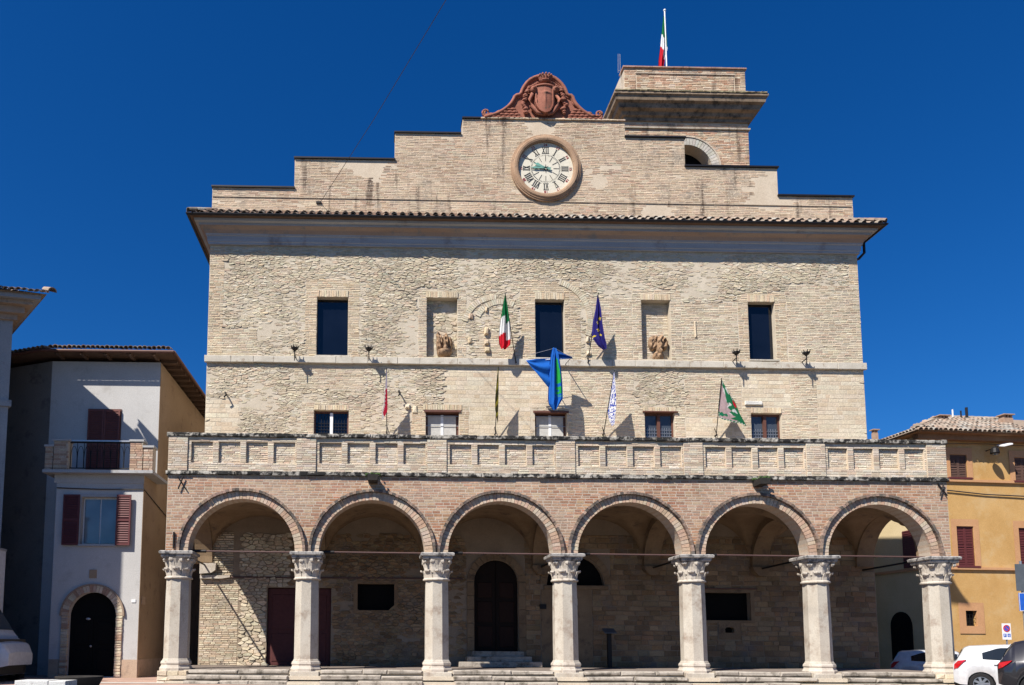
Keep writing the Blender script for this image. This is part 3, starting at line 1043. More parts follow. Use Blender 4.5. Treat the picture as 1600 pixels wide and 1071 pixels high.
# ------------------------------------------------------------------ tower behind the attic
TX0, TX1, TY0, TY1 = 16.60, 21.92, 7.0, 12.3
tw = MB()
ahole = arc_pts(19.22, 21.42, 1.07, 0, PI, 20)
ahole = [(18.15, 17.6), (20.29, 17.6)] + ahole
tw.wall([(TX0, 16.5), (TX1, 16.5), (TX1, 24.0), (TX0, 24.0)], [ahole], TY0 + 0.02, TY0 + 0.6)
tw.box(TX0 + 0.001, TX0 + 0.5, TY0 + 0.021, TY1, 16.5, 24.0)
tw.box(TX1 - 0.5, TX1 - 0.001, TY0 + 0.021, TY1, 16.5, 24.0)
tw.box(TX0 + 0.5, TX1 - 0.5, TY1 - 0.5, TY1, 16.5, 24.0)
tw.box(TX0 + 0.5, TX1 - 0.5, TY0 + 0.3, TY1 - 0.5, 23.4, 24.0)
tower = tw.build('tower', 'pale_mortar', hall)


MB().box(18.0, 20.45, TY0 + 0.62, TY0 + 0.7, 17.5, 22.6).build('belfry_shade_sheet', 'black_void', tower)  # black sheet standing in for the shade inside the belfry


def tower_iv(z):
    iv = [(TX0, TX1)]
    d = 1.45 ** 2 - (z - 21.42) ** 2
    if z < 21.42:
        iv = minus(iv, 18.15, 20.29)
    elif d > 0:
        iv = minus(iv, 19.22 - math.sqrt(d), 19.22 + math.sqrt(d))
    return iv


PAL_TOWER = [(0.547, 0.424, 0.303), (0.525, 0.355, 0.241), (0.483, 0.295, 0.196), (0.578, 0.453, 0.322), (0.567, 0.404, 0.277), (0.599, 0.492, 0.366)]
tp = rows(19.3, 23.5, 0.072, 0.28, 0.011, tower_iv, TY0 + 0.02, 0.018, lambda x, z: pick(PAL_TOWER, R1), R1, 0.006, 0.007)
lay(tp, 'brick', 'brick_masonry', 'attic_brick', tower, 60)
for i in range(30):
    t0, t1 = PI * i / 30, PI * (i + 0.9) / 30
    MB().ring(19.22, 21.42, 1.07, 1.40, TY0 - 0.02, TY0 + 0.3, t0, t1, 1, pick([(0.52, 0.49, 0.43), (0.47, 0.43, 0.37), (0.5, 0.46, 0.38)], R1)).build('voussoir', 'attic_brick', tower)
MB().ring(19.22, 21.42, 1.405, 1.46, TY0 - 0.05, TY0 + 0.1, 0, PI, 30, (0.5, 0.42, 0.33)).build('arch_moulding', 'attic_brick', tower)


def loop4(prof, x0, x1, y0, y1):
    """(offset outwards, z) profile swept round a rectangle"""
    vs, fs = [], []
    n = len(prof)
    for o, z in prof:
        vs += [(x0 - o, y0 - o, z), (x1 + o, y0 - o, z), (x1 + o, y1 + o, z), (x0 - o, y1 + o, z)]
    for i in range(n):
        j = (i + 1) % n
        for k in range(4):
            fs.append((i * 4 + k, i * 4 + (k + 1) % 4, j * 4 + (k + 1) % 4, j * 4 + k))
    return MB().add(vs, fs, (0.5, 0.43, 0.34))


loop4([(-0.02, 23.2), (0.06, 23.2), (0.07, 23.26), (-0.02, 23.27)], TX0, TX1, TY0, TY1).build('band_moulding', 'attic_brick', tower)
loop4([(-0.02, 23.52), (0.05, 23.52), (0.06, 23.66), (0.16, 23.7), (0.2, 23.84), (0.36, 23.9), (0.40, 24.08), (0.52, 24.14), (0.56, 24.32), (0.62, 24.36), (0.62, 24.46), (-0.02, 24.64)], TX0, TX1, TY0, TY1).build('cornice', 'dark_cornice', tower)
x = TX0 - 0.6
while x < TX1 + 0.55:
    MB().rough_box(x, x + 0.26, TY0 - 0.66, TY0 - 0.05, 24.46, 24.51, 0.012, R1, 0.01).build('coping_brick', 'mossy_tile', tower)
    x += 0.27
PX0, PX1 = 16.62, 21.88
tpar = MB()
tpar.box(PX0, PX1, TY0 + 0.02, TY0 + 0.5, 24.6, 25.98)
tpar.box(PX0, PX0 + 0.4, TY0 + 0.5, TY1, 24.6, 25.979)
tpar.box(PX1 - 0.4, PX1, TY0 + 0.5, TY1, 24.6, 25.979)
tpar.box(PX0 + 0.4, PX1 - 0.4, TY1 - 0.4, TY1, 24.6, 25.979)
tpar = tpar.build('tower_parapet', 'pale_mortar', hall)


def tpar_iv(z):
    return [(PX0, PX0 + 0.5), (PX0 + 0.53, PX1 - 0.5), (PX1 - 0.47, PX1)] if z < 25.72 else [(PX0, PX1)]


lay(rows(24.62, 25.95, 0.075, 0.28, 0.011, tpar_iv, TY0 + 0.02, 0.02, lambda x, z: pick(PAL_TOWER, R1), R1), 'brick', 'brick_masonry', 'attic_brick', tpar, 60)
x = PX0 - 0.06
while x < PX1:
    e = min(x + R1.uniform(0.5, 0.9), PX1 + 0.06)
    MB().rough_box(x, e - 0.008, TY0 - 0.06, TY0 + 0.52, 25.982, 26.05, 0.006, R1, 0.008, (0.36, 0.22, 0.17)).build('coping', 'attic_brick', tpar)
    x = e
MB().rough_box(PX0 + 0.5, PX1 - 0.5, TY0 - 0.03, TY0 + 0.02, 25.72, 25.77, 0.004, R1, 0.006, (0.46, 0.38, 0.3)).build('panel_edge', 'attic_brick', tpar)
# ------------------------------------------------------------------ loggia front wall
R2 = random.Random(21)
STR_Z0, STR_Z1 = 6.44, 6.60
outl = [(LX0, AZ), (LX0, STR_Z1), (LX1, STR_Z1), (LX1, AZ)]
for cx in reversed(ARCH_X):
    outl += arc_pts(cx, AZ, AR + 0.001, 0, PI, 28)
lw = MB().prism(outl, 0.02, 0.6)
lw.box(LX0, LX1, 0.6, WY + 0.02, 6.36, 6.60)                # terrace deck over the vaults
loggia_wall = lw.build('loggia_wall', 'pink_mortar', hall)
PAL_LB = [(0.345, 0.173, 0.097), (0.376, 0.21, 0.124), (0.307, 0.139, 0.078), (0.399, 0.247, 0.15), (0.36, 0.191, 0.113), (0.33, 0.157, 0.09), (0.414, 0.277, 0.175)]


def loggia_iv(z):
    iv = [(LX0, LX1)]
    for cx in ARCH_X:
        d = 1.93 ** 2 - (z - AZ) ** 2
        if d > 0:
            iv = minus(iv, cx - math.sqrt(d), cx + math.sqrt(d))
    return iv


def lb_col(x, z):
    pale = 0.5 + 0.9 * noise.noise(Vector((x * 0.55, z * 0.8, 9.0))) + (0.25 if z > 6.2 else 0)
    c = vary(R2.choice(PAL_LB), R2, 0.2, 0.05)
    p = (0.41, 0.325, 0.25)
    k = max(0, min(0.7, pale * 0.55))
    return tuple(a * (1 - k) + b * k for a, b in zip(c, p))


lay(rows(AZ, STR_Z0, 0.09, 0.26, 0.019, loggia_iv, 0.02, 0.005, lb_col, R2, 0.006, 0.004, 0.2), 'brick', 'brick_masonry', 'brickwork', loggia_wall, 300)
for x0, x1 in ((LX0, LX0 + 0.62), (LX1 - 0.62, LX1)):       # end walls with their own arch
    s = MB()
    pl = [(0.6, AZ), (0.6, 6.36), (WY + 0.02, 6.36), (WY + 0.02, AZ)] + [(2.33 + 1.6 * math.cos(PI * i / 24), 4.1 + 1.62 * math.sin(PI * i / 24)) for i in range(25)]
    nn = len(pl)
    tr = tessellate_polygon([[Vector((y, z, 0)) for y, z in pl]])
    s.add([(x0, y, z) for y, z in pl] + [(x1, y, z) for y, z in pl], [tuple(t) for t in tr] + [tuple(i + nn for i in t) for t in tr] + [(i, (i + 1) % nn, nn + (i + 1) % nn, nn + i) for i in range(nn)])
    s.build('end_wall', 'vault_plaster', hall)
# arches: soffit band, voussoirs, hood mould
PAL_V = [(0.459, 0.322, 0.23), (0.442, 0.293, 0.21), (0.485, 0.377, 0.277), (0.468, 0.343, 0.25), (0.495, 0.401, 0.309)]
for cx in ARCH_X:
    a = MB().ring(cx, AZ, AR, AR + 0.03, 0.03, 0.598, 0, PI, 40, (0.47, 0.36, 0.27)).build('arch', 'brickwork', hall)
    m = 48
    for i in range(m):
        t0, t1 = PI * (i + 0.06) / m, PI * (i + 0.94) / m
        w = R2.uniform(0, 0.012)
        MB().ring(cx, AZ, AR - 0.004, AR + 0.235, -0.012 - w, 0.06, t0, t1, 1, pick(PAL_V, R2)).build('voussoir', 'brickwork', a)
    h = MB()
    for i in range(58):
        t0, t1 = PI * i / 58, PI * (i + 0.94) / 58
        rr = AR + 0.245 + R2.uniform(-0.008, 0.008)
        h.ring(cx, AZ, rr, rr + 0.08, -0.115 - R2.uniform(0, 0.02), 0.03, t0, t1, 1, vary(R2.choice([(0.16, 0.12, 0.095), (0.24, 0.17, 0.13), (0.12, 0.1, 0.085), (0.3, 0.21, 0.16)]), R2, 0.25))
    h.build('hood_mould', 'brickwork', a)
# string course and coping in weathered blocks
for nm, z0, z1, y0, ov in (('string_course', STR_Z0, STR_Z1 - 0.04, -0.07, 0.06), ('coping', PAR_TOP - 0.12, PAR_TOP, -0.085, 0.05)):
    base = MB().box(LX0 - 0.02, LX1 + 0.02, y0 + 0.03, 0.4, z0 + 0.012, z1 - 0.012).build(nm, 'mortar', hall)
    x = LX0 - ov
    while x < LX1:
        e = min(x + R2.uniform(0.7, 1.5), LX1 + ov)
        MB().rough_box(x, e - 0.008, y0 + R2.uniform(-0.012, 0.012), 0.36, z0, z1, 0.012, R2, 0.018).build('stone_block', 'lichen_stone', base)
        x = e
# parapet: piers over the columns, sunk panels between
par = MB().box(LX0, LX1, 0.1, 0.34, STR_Z1 - 0.03, PAR_TOP - 0.1).build('parapet', 'mortar', hall)
PAL_PAR = [(0.54, 0.46, 0.35), (0.56, 0.48, 0.375), (0.52, 0.42, 0.31), (0.50, 0.385, 0.285), (0.57, 0.50, 0.405)]
ZP0, ZP1 = STR_Z1 - 0.03, PAR_TOP - 0.115
piers = [(LX0, 0.18)] + [(x - 0.31, x + 0.31) for x in (3.90, 8.02, 12.1, 16.18, 20.12)] + [(23.70, LX1)]
pier_iv = [(a, b) for a, b in piers]
lay(rows(ZP0, ZP1, 0.07, 0.28, 0.01, lambda z: pier_iv, -0.045, 0.008, lambda x, z: pick(PAL_PAR, R2), R2, 0.005, 0.005), 'brick', 'brick_masonry', 'brickwork', par, 120)
for a, b in piers:
    MB().box(a + 0.003, b - 0.003, -0.042, 0.05, ZP0, ZP1).build('parapet_pier', 'pale_mortar', par)
pan_rects = []
for (pa, p0), (q0, qb) in zip(piers[:-1], piers[1:]):
    span = q0 - p0 - 0.06
    pw = (span - 0.12 - 3 * 0.18) / 4
    fr = MB()
    zlo, zhi = 6.83, 7.51
    x = p0 + 0.004
    edges = []
    xx = p0 + 0.1
    for k in range(4):
        edges.append((xx, xx + pw))
        xx += pw + 0.19
    holes = [[(a, zlo), (b, zlo), (b, zhi), (a, zhi)] for a, b in edges]
    fr.wall([(p0, ZP0), (q0, ZP0), (q0, ZP1), (p0, ZP1)], holes, 0.0, 0.11)
    f = fr.build('panel_frame', 'pale_mortar', par)

    def fiv(z):
        iv = [(p0, q0)]
        if zlo - 0.01 < z < zhi + 0.01:
            for a, b in edges:
                iv = minus(iv, a, b)
        return iv
    lay(rows(ZP0, ZP1, 0.07, 0.27, 0.01, fiv, 0.0, 0.01, lambda x, z: pick(PAL_PAR, R2), R2, 0.003, 0.005), 'brick', 'brick_masonry', 'brickwork', f, 0)
    for a, b in edges:
        pn = MB().box(a - 0.002, b + 0.002, 0.088, 0.13, zlo - 0.002, zhi + 0.002).build('panel', 'mortar', par)
        lay(rows(zlo, zhi, 0.068, 0.24, 0.01, lambda z: [(a, b)], 0.088, 0.014, lambda x, z: tuple(v * 1.06 for v in pick(PAL_PAR, R2)), R2, 0.008, 0.008), 'brick', 'bricks', 'rubble', pn, 0)

# water spouts, with a tuft of moss
for cx in (6.0, 18.22):
    s = MB().prism([(cx - 0.17, 6.40), (cx + 0.17, 6.40), (cx + 0.14, 6.22), (cx - 0.14, 6.22)], -0.52, 0.05).build('water_spout', 'planter_stone', hall)
    m = MB()
    for k in range(26):
        m.ball((cx + R2.uniform(-0.22, 0.26), -0.1 + R2.uniform(-0.35, 0.0), 6.42 + R2.uniform(-0.02, 0.05)), R2.uniform(0.02, 0.045), 6, 4)
    m.build('moss', 'moss', s)
# crossed iron wall anchors near both ends
for cx, cz in ((0.02, 6.17), (24.14, 6.18)):
    a = MB()
    a.tube([(cx - 0.13, -0.03, cz + 0.2), (cx + 0.14, -0.05, cz - 0.2)], 0.022, 6)
    a.tube([(cx + 0.05, -0.06, cz + 0.2), (cx - 0.1, -0.06, cz - 0.2)], 0.022, 6)
    a.build('wall_anchor', 'iron', hall)
MB().tube([(-0.17, -0.02, 4.1), (-0.17, -0.03, 4.62)], 0.03, 6).build('iron_bar', 'iron', hall)

# ------------------------------------------------------------------ columns
def leaf(mb, cx, cy, ang, r0, z0, h, w, out):
    """one stiff leaf with a curled tip, rising from the bell of the capital"""
    prof = [(0, 0), (0.015, 0.4), (0.05, 0.72), (out * 0.62, 0.94), (out * 0.95, 1.0), (out, 0.86), (out * 0.9, 0.76)]
    wid = [1, 1.05, 1.0, 0.95, 0.85, 0.7, 0.45]
    c, s = math.cos(ang), math.sin(ang)
    vs, fs = [], []
    m = 5
    for (dr, t), wf in zip(prof, wid):
        for k in range(m):
            u = (k / (m - 1) - 0.5)
            r = r0 + dr + 0.03 * (1 - (2 * u) ** 2) + (0.012 if k == 2 else 0)
            q = u * w * wf
            vs.append((cx + c * r - s * q, cy + s * r + c * q, z0 + h * t - 0.02 * abs(u) * 2))
    nb = len(vs)
    vs += [(x - c * 0.03, y - s * 0.03, z - 0.012) for x, y, z in vs[:nb]]
    L = len(prof)
    for i in range(L - 1):
        for k in range(m - 1):
            a = i * m + k
            fs += [(a, a + 1, a + m + 1, a + m), (nb + a, nb + a + m, nb + a + m + 1, nb + a + 1)]
        for k in (0, m - 1):
            a = i * m + k
            fs.append((a, a + m, nb + a + m, nb + a))
    fs += [(k, k + 1, nb + k + 1, nb + k) for k in range(m - 1)]
    e = (L - 1) * m
    fs += [(e + k, e + k + 1, nb + e + k + 1, nb + e + k) for k in range(m - 1)]
    mb.add(vs, fs)


CY = 0.3
R3 = random.Random(8)
for ci, cx in enumerate(COL_X):
    gz = ground_z(cx, 0) - 0.1
    rot = PI / 8
    sh = [(0.43, 0.66), (0.395, 0.72), (0.392, 1.8), (0.385, 2.6), (0.375, 3.22)]
    col = MB().lathe(sh, cx, CY, 8, rot).build('column', 'travertine', hall)
    MB().lathe([(0.40, 3.17), (0.43, 3.18), (0.435, 3.21), (0.40, 3.25)], cx, CY, 16, rot).build('neck_ring', 'carved_stone', col)
    cap = MB()
    cap.lathe([(0.355, 3.24), (0.36, 3.45), (0.40, 3.65), (0.47, 3.80)], cx, CY, 16, 0)
    flip = ci >= 3
    for k in range(8):
        t = 2 * PI * k / 8 + (PI / 8 if flip else 0)
        leaf(cap, cx, CY, t, 0.355, 3.25, 0.27 + R3.uniform(-0.015, 0.015), 0.25, 0.12)
    for k in range(8):
        t = 2 * PI * (k + 0.5) / 8 + (PI / 8 if flip else 0)
        corner = abs(math.cos(2 * t)) < 0.3
        leaf(cap, cx, CY, t, 0.36, 3.42, 0.39 + R3.uniform(-0.02, 0.02), 0.2 if not corner else 0.2, 0.10 if not corner else 0.165)
    for sx in (-1, 1):
        for sy in (-1, 1):
            cap.ball((cx + sx * 0.375, CY + sy * 0.375, 3.76), 0.05, 10, 6)
    cap.build('capital', 'carved_stone', col)
    ab = MB()
    hw = 0.505 + R3.uniform(-0.015, 0.015)
    pr = [(0.44, 3.81), (0.47, 3.86), (hw - 0.04, 3.875), (hw - 0.03, 3.91), (hw + 0.02, 3.93), (hw + 0.03, 4.0), (hw - 0.01, 4.03)]
    ab.lathe([(r * math.sqrt(2), z) for r, z in pr], cx, CY, 4, PI / 4)
    ab.build('abacus', 'abacus_stone', col)
    bs = MB()
    bs.lathe([(0.50, 0.34), (0.505, 0.42), (0.47, 0.47), (0.45, 0.52), (0.475, 0.57), (0.46, 0.63), (0.41, 0.67)], cx, CY, 8, rot)
    bs.build('base', 'carved_stone', col)
    pw = 0.46
    if ci in (0, 6):
        pm = MB().box(cx - pw + 0.03, cx + pw - 0.03, CY - pw + 0.03, CY + pw, gz, 0.34).build('plinth', 'mortar', col)
        z = gz
        while z < 0.30:
            h = min(R3.uniform(0.12, 0.2), 0.345 - z)
            x = cx - pw
            while x < cx + pw - 0.02:
                e = min(x + R3.uniform(0.18, 0.36), cx + pw)
                MB().rough_box(x + 0.006, e - 0.006, CY - pw - R3.uniform(0, 0.04), CY - 0.1, z + 0.006, z + h - 0.006, 0.012, R3, 0.02, pick(PAL_ASH, R3)).build('stone_block', 'rubble', col)
                x = e
            z += h
    else:
        MB().rough_box(cx - pw + 0.02, cx + pw - 0.02, CY - pw - 0.02, CY + pw, gz, 0.345, 0.01, R3, 0.02).build('plinth', 'travertine', col)

# ------------------------------------------------------------------ vaults, tie rods
for i, cx in enumerate(ARCH_X):
    x0 = COL_X[i] + 0.26 if i else LX0 + 0.5
    x1 = COL_X[i + 1] - 0.26 if i < 5 else LX1 - 0.5
    mb = MB()
    n = 26
    vs, fs = [], []
    for b in range(n + 1):
        y = 0.58 + (WY - 0.5) * b / n
        v = (y - 0.58) / (WY - 0.56) * 2 - 1
        for a in range(n + 1):
            u = 2 * a / n - 1
            zz = max(math.sqrt(max(0, 1 - u * u)), math.sqrt(max(0, 1 - v * v)) * 0.96)
            vs.append((x0 + (x1 - x0) * a / n, y, AZ + 0.05 + 1.72 * zz))
    for b in range(n):
        for a in range(n):
            k = b * (n + 1) + a
            fs.append((k, k + 1, k + n + 2, k + n + 1))
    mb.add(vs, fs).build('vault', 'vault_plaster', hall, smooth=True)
for i, cx in enumerate(COL_X[1:-1]):                        # cross arches between the bays, corbels on the rear wall
    s = MB()
    pl = [(2.2 + 1.62 * math.cos(PI * k / 20), 4.05 + 1.45 * math.sin(PI * k / 20)) for k in range(21)]
    pl += [(0.58, 5.9), (WY + 0.02, 5.9)]
    pl = [(WY + 0.02, 4.05)] + pl[:21] + [(0.58, 4.05), (0.58, 6.3), (WY + 0.02, 6.3)]
    nn = len(pl)
    tr = tessellate_polygon([[Vector((y, z, 0)) for y, z in pl]])
    s.add([(cx - 0.3, y, z) for y, z in pl] + [(cx + 0.3, y, z) for y, z in pl], [tuple(t) for t in tr] + [tuple(k + nn for k in t) for t in tr] + [(k, (k + 1) % nn, nn + (k + 1) % nn, nn + k) for k in range(nn)])
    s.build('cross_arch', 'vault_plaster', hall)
    MB().prism([(cx - 0.34, 4.04), (cx + 0.34, 4.04), (cx + 0.3, 3.9), (cx + 0.12, 3.72), (cx - 0.12, 3.72), (cx - 0.3, 3.9)], WY - 0.3, WY + 0.02).build('corbel', 'vault_plaster', hall)
for i in range(6):
    a, b = COL_X[i], COL_X[i + 1]
    rod = MB().tube([(a + 0.3, CY, 4.07), (b - 0.3, CY, 4.05)], 0.026, 8).build('tie_rod', 'rust_rod', hall)
    MB().tube([(a + 0.25, CY, 4.07), (a + 0.82, CY, 4.067)], 0.05, 8).build('sleeve', 'iron', rod)
for cx in COL_X:
    MB().tube([(cx, CY + 0.3, 4.03), (cx, WY + 0.05, 3.98)], 0.032, 8).build('tie_rod', 'iron', hall)

# ------------------------------------------------------------------ portico floor, steps
fl = MB().box(LX0 + 0.02, LX1 - 0.02, 0.0, WY + 0.35, -0.4, FLOOR - 0.05).build('portico_floor', 'mortar', hall)
xs = [LX0 + 0.02 + (LX1 - LX0 - 0.04) * k / 20 for k in range(21)]
for a, b in zip(xs[:-1], xs[1:]):
    for y0, y1 in ((0.32, 1.6), (1.605, 2.9), (2.905, 3.98)):
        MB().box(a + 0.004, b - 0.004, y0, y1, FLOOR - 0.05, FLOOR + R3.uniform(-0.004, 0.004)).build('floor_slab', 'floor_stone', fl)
for si, (y0, y1, zt, zb) in enumerate(((-0.1, 0.31, FLOOR + 0.003, FLOOR - 0.14), (-0.42, -0.0, FLOOR - 0.165, FLOOR - 0.30), (-0.72, -0.3, FLOOR - 0.32, -0.35))):
    st = MB().box(LX0 + 0.3, LX1 - 0.3, y0 + 0.06, y1 - 0.01, zb, zt - 0.03).build('step', 'mortar', hall)
    for i in range(6):
        x = COL_X[i] + 0.47
        b = COL_X[i + 1] - 0.47
        while x < b - 0.01:
            e = x + R3.uniform(0.7, 1.9)
            if b - e < 0.5:
                e = b
            MB().rough_box(x + 0.004, e - 0.006, y0 + R3.uniform(-0.04, 0.03), y1, zb, zt + R3.uniform(-0.025, 0.004), 0.014, R3, 0.035).build('step_stone', 'step_stone', st)
            x = e

# ------------------------------------------------------------------ rear wall of the portico: masonry and openings
PAL_SHADE = [(0.27, 0.18, 0.101), (0.227, 0.15, 0.084), (0.302, 0.21, 0.122), (0.194, 0.13, 0.076), (0.27, 0.165, 0.088), (0.292, 0.21, 0.126)]  # stone colours with the portico's shade painted in
RB = [DOOR_RED, WIN_A, WIN_B, (18.55, 19.35, 1.42, 2.1), (9.4, 11.5, FLOOR, 4.5), (12.1, 14.62, 3.2, 4.6), (12.1, 13.95, FLOOR, 3.2)]


def back_iv(z):
    iv = [(-0.22, 24.4)]
    for h in RB:
        if h[2] - 0.02 < z < h[3] + 0.02:
            iv = minus(iv, h[0] - 0.02, h[1] + 0.02)
    return iv


def left_part(z):
    return [(max(a, -0.22), min(b, 1.15)) for a, b in back_iv(z) if a < 1.1]


def right_part(z):
    return [(max(a, 11.5), b) for a, b in back_iv(z) if b > 11.5]


bp = rows(FLOOR, 3.5, 0.068, 0.25, 0.011, left_part, WY + 0.03, 0.016, lambda x, z: pick(PAL_PBRICK, R3), R3)
bp += rows(3.62, 5.2, 0.085, 0.26, 0.02, lambda z: [(-0.22, 0.95)], WY + 0.03, 0.04, lambda x, z: pick(PAL_STONE, R3), R3, 0.015, 0.014)
bp += rubble(1.15, 9.4, FLOOR, 5.2, 0.24, 0.11, lambda x, z: not in_rects(x, z, RB), RB, WY + 0.03, 0.034, lambda x, z: pick(PAL_STONE if x < 3 else PAL_SHADE, R3), R3, 0.1)  # sunlit left end keeps the pale stone, the rest takes the shade colours
bp += rows(FLOOR, 5.2, 0.19, 0.42, 0.008, right_part, WY + 0.03, 0.022, lambda x, z: pick(PAL_SHADE, R3), R3, 0.014, 0.014, 0.5)
rear = MB().box(12.1, 13.95, WY - 0.0, WY + 0.04, FLOOR, 3.2).build('plastered_panel', 'vault_plaster', hall)
rw = MB().box(0.2, 24.0, WY + 0.031, WY + 0.045, 5.2, 5.9).build('lunette_wall', 'vault_plaster', hall)
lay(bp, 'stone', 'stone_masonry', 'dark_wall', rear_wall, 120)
# impost mould at the left end and the band beyond
MB().prism([(-0.22, 3.62), (0.85, 3.62), (0.85, 3.55), (0.55, 3.5), (-0.22, 3.5)], WY - 0.12, WY + 0.03).build('impost', 'carved_stone', hall)
MB().prism([(-0.22, 4.05), (0.36, 4.05), (0.34, 3.8), (0.2, 3.7), (-0.22, 3.66)], WY - 0.22, WY + 0.03).build('impost', 'carved_stone', hall)
MB().box(0.9, 9.24, WY - 0.03, WY + 0.03, 3.54, 3.59).build('band_moulding', 'rust_rod', hall)
MB().box(18.0, 20.0, WY - 0.06, WY + 0.03, 3.24, 3.28).build('lintel_ledge', 'brown_frame', hall)
# red double door
d = MB().box(DOOR_RED[0] - 0.003, DOOR_RED[1] + 0.003, WY + 0.2, WY + 0.33, FLOOR, DOOR_RED[3] + 0.003).build('double_door', 'red_door', hall)
for a, b in ((2.22, 3.32), (3.36, 4.46)):
    lf = MB().box(a, b, WY + 0.15, WY + 0.2, FLOOR + 0.02, 3.15).build('door_leaf', 'red_door', d)
    for z0, z1 in ((0.55, 1.55), (1.7, 2.95)):
        MB().rough_box(a + 0.14, b - 0.14, WY + 0.13, WY + 0.15, z0, z1, 0, R3, 0.015).build('door_panel', 'red_door', lf)
# dark windows
for o in (WIN_A, WIN_B):
    w = MB().box(o[0] - 0.003, o[1] + 0.003, WY + 0.3, WY + 0.33, o[2] - 0.003, o[3] + 0.003).build('window', 'black_void', hall)
    MB().box(o[0] + 0.02, o[1] - 0.02, WY + 0.28, WY + 0.3, o[2] + 0.02, o[3] - 0.02).build('pane', 'black_void', w)
    fr = MB()
    fr.wall([(o[0] - 0.14, o[2] - 0.1), (o[1] + 0.14, o[2] - 0.1), (o[1] + 0.14, o[3] + 0.12), (o[0] - 0.14, o[3] + 0.12)], [rect(o)], WY - 0.005, WY + 0.05)
    fr.build('surround', 'vault_plaster', w)
# letter slot in a stone slab
sl = MB()
sl.wall([(18.55, 1.42), (19.35, 1.42), (19.35, 2.08), (18.55, 2.08)], [[(18.79, 1.66), (19.11, 1.66), (19.13, 1.8), (19.05, 1.86), (18.85, 1.86), (18.77, 1.8)]], WY - 0.02, WY + 0.2)
sl = sl.build('letter_slot', 'vault_plaster', hall)
MB().box(18.76, 19.14, WY + 0.2, WY + 0.25, 1.63, 1.88).build('slot_back', 'black_void', sl)
# arched main door with studded leaves, stone surround and steps
ad = MB().prism(arch_door, WY + 0.24, WY + 0.33).build('arched_door', 'dark_wood', hall)
for s in (-1, 1):
    lf = MB()
    if s < 0:
        pts = [(9.7, 0.97), (10.455, 0.97)] + arc_pts(10.47, 3.46, 0.77, PI / 2 + 0.02, PI, 8)
    else:
        pts = [(10.485, 0.97), (11.24, 0.97)] + arc_pts(10.47, 3.46, 0.77, 0, PI / 2 - 0.02, 8)
    lf = lf.prism(pts, WY + 0.2, WY + 0.24).build('door_leaf', 'dark_wood', ad)
    for z0, z1 in ((1.1, 1.85), (2.0, 2.75), (2.9, 3.45)):
        MB().rough_box(10.47 + s * 0.4 - 0.27, 10.47 + s * 0.4 + 0.27, WY + 0.175, WY + 0.2, z0, z1, 0, R3, 0.02).build('door_panel', 'door_wood', lf)
for k in range(5):
    z0 = 0.95 + k * 0.5
    for s in (-1, 1):
        xa = 9.4 if s < 0 else 11.28
        MB().rough_box(xa, xa + 0.26, WY - 0.03, WY + 0.05, z0 + 0.005, z0 + 0.495, 0.004, R3, 0.012).build('surround_stone', 'dark_wall' if False else 'vault_plaster', ad)
for i in range(13):
    MB().ring(10.47, 3.46, 0.81, 1.07, WY - 0.03, WY + 0.05, PI * (i + 0.03) / 13, PI * (i + 0.97) / 13, 2).build('voussoir', 'vault_plaster', ad)
for k, (dx, zt) in enumerate(((1.45, 0.59), (1.15, 0.77), (0.92, 0.95))):
    stp = MB().rough_box(10.47 - dx, 10.47 + dx, WY - 0.95 + 0.3 * k, WY + 0.2, FLOOR + 0.004 + 0.0, zt, 0.004, R3, 0.015).build('door_step', 'step_stone', hall)
# half-round dark window over the plastered panel
lu = MB().prism(lunette, WY + 0.3, WY + 0.335).build('lunette_window', 'black_void', hall)
MB().prism([(x * 0.97 + 13.37 * 0.03, z * 0.97 + 3.6 * 0.03) for x, z in lunette], WY + 0.27, WY + 0.3).build('pane', 'black_void', lu)
MB().rough_box(12.2, 14.55, WY - 0.05, WY + 0.05, 3.2, 3.34, 0.004, R3, 0.012).build('sill', 'vault_plaster', lu)
for i in range(15):
    MB().ring(13.37, 3.38, 1.07, 1.3, WY - 0.02, WY + 0.05, PI * (i + 0.03) / 15, PI * (i + 0.97) / 15, 2).build('voussoir', 'vault_plaster', lu)
MB().box(12.04, 12.27, WY - 0.06, WY + 0.04, 2.48, 2.65).build('wall_box', 'iron', hall)
MB().box(13.2, 13.42, WY - 0.03, WY + 0.02, 2.62, 2.86).build('notice_plate', 'string_stone', hall)
# lectern and floor lamp-like board inside the portico
le = thing('information_stand', 'dark metal stand with tilted board inside portico', 'stand', (14.4, 3.5, FLOOR))
MB().box(14.33, 14.47, 3.44, 3.56, FLOOR + 0.02, 1.62).build('post', 'iron', le)
MB().box(14.18, 14.62, 3.3, 3.7, FLOOR + 0.005, FLOOR + 0.02).build('foot', 'iron', le)
b = MB()
b.add([(14.17, 3.22, 1.6), (14.6, 3.22, 1.6), (14.6, 3.62, 1.76), (14.17, 3.62, 1.76), (14.17, 3.22, 1.63), (14.6, 3.22, 1.63), (14.6, 3.62, 1.79), (14.17, 3.62, 1.79)], [(3, 2, 1, 0), (4, 5, 6, 7), (0, 1, 5, 4), (1, 2, 6, 5), (2, 3, 7, 6), (3, 0, 4, 7)])
b.build('board', 'sign_grey', le)
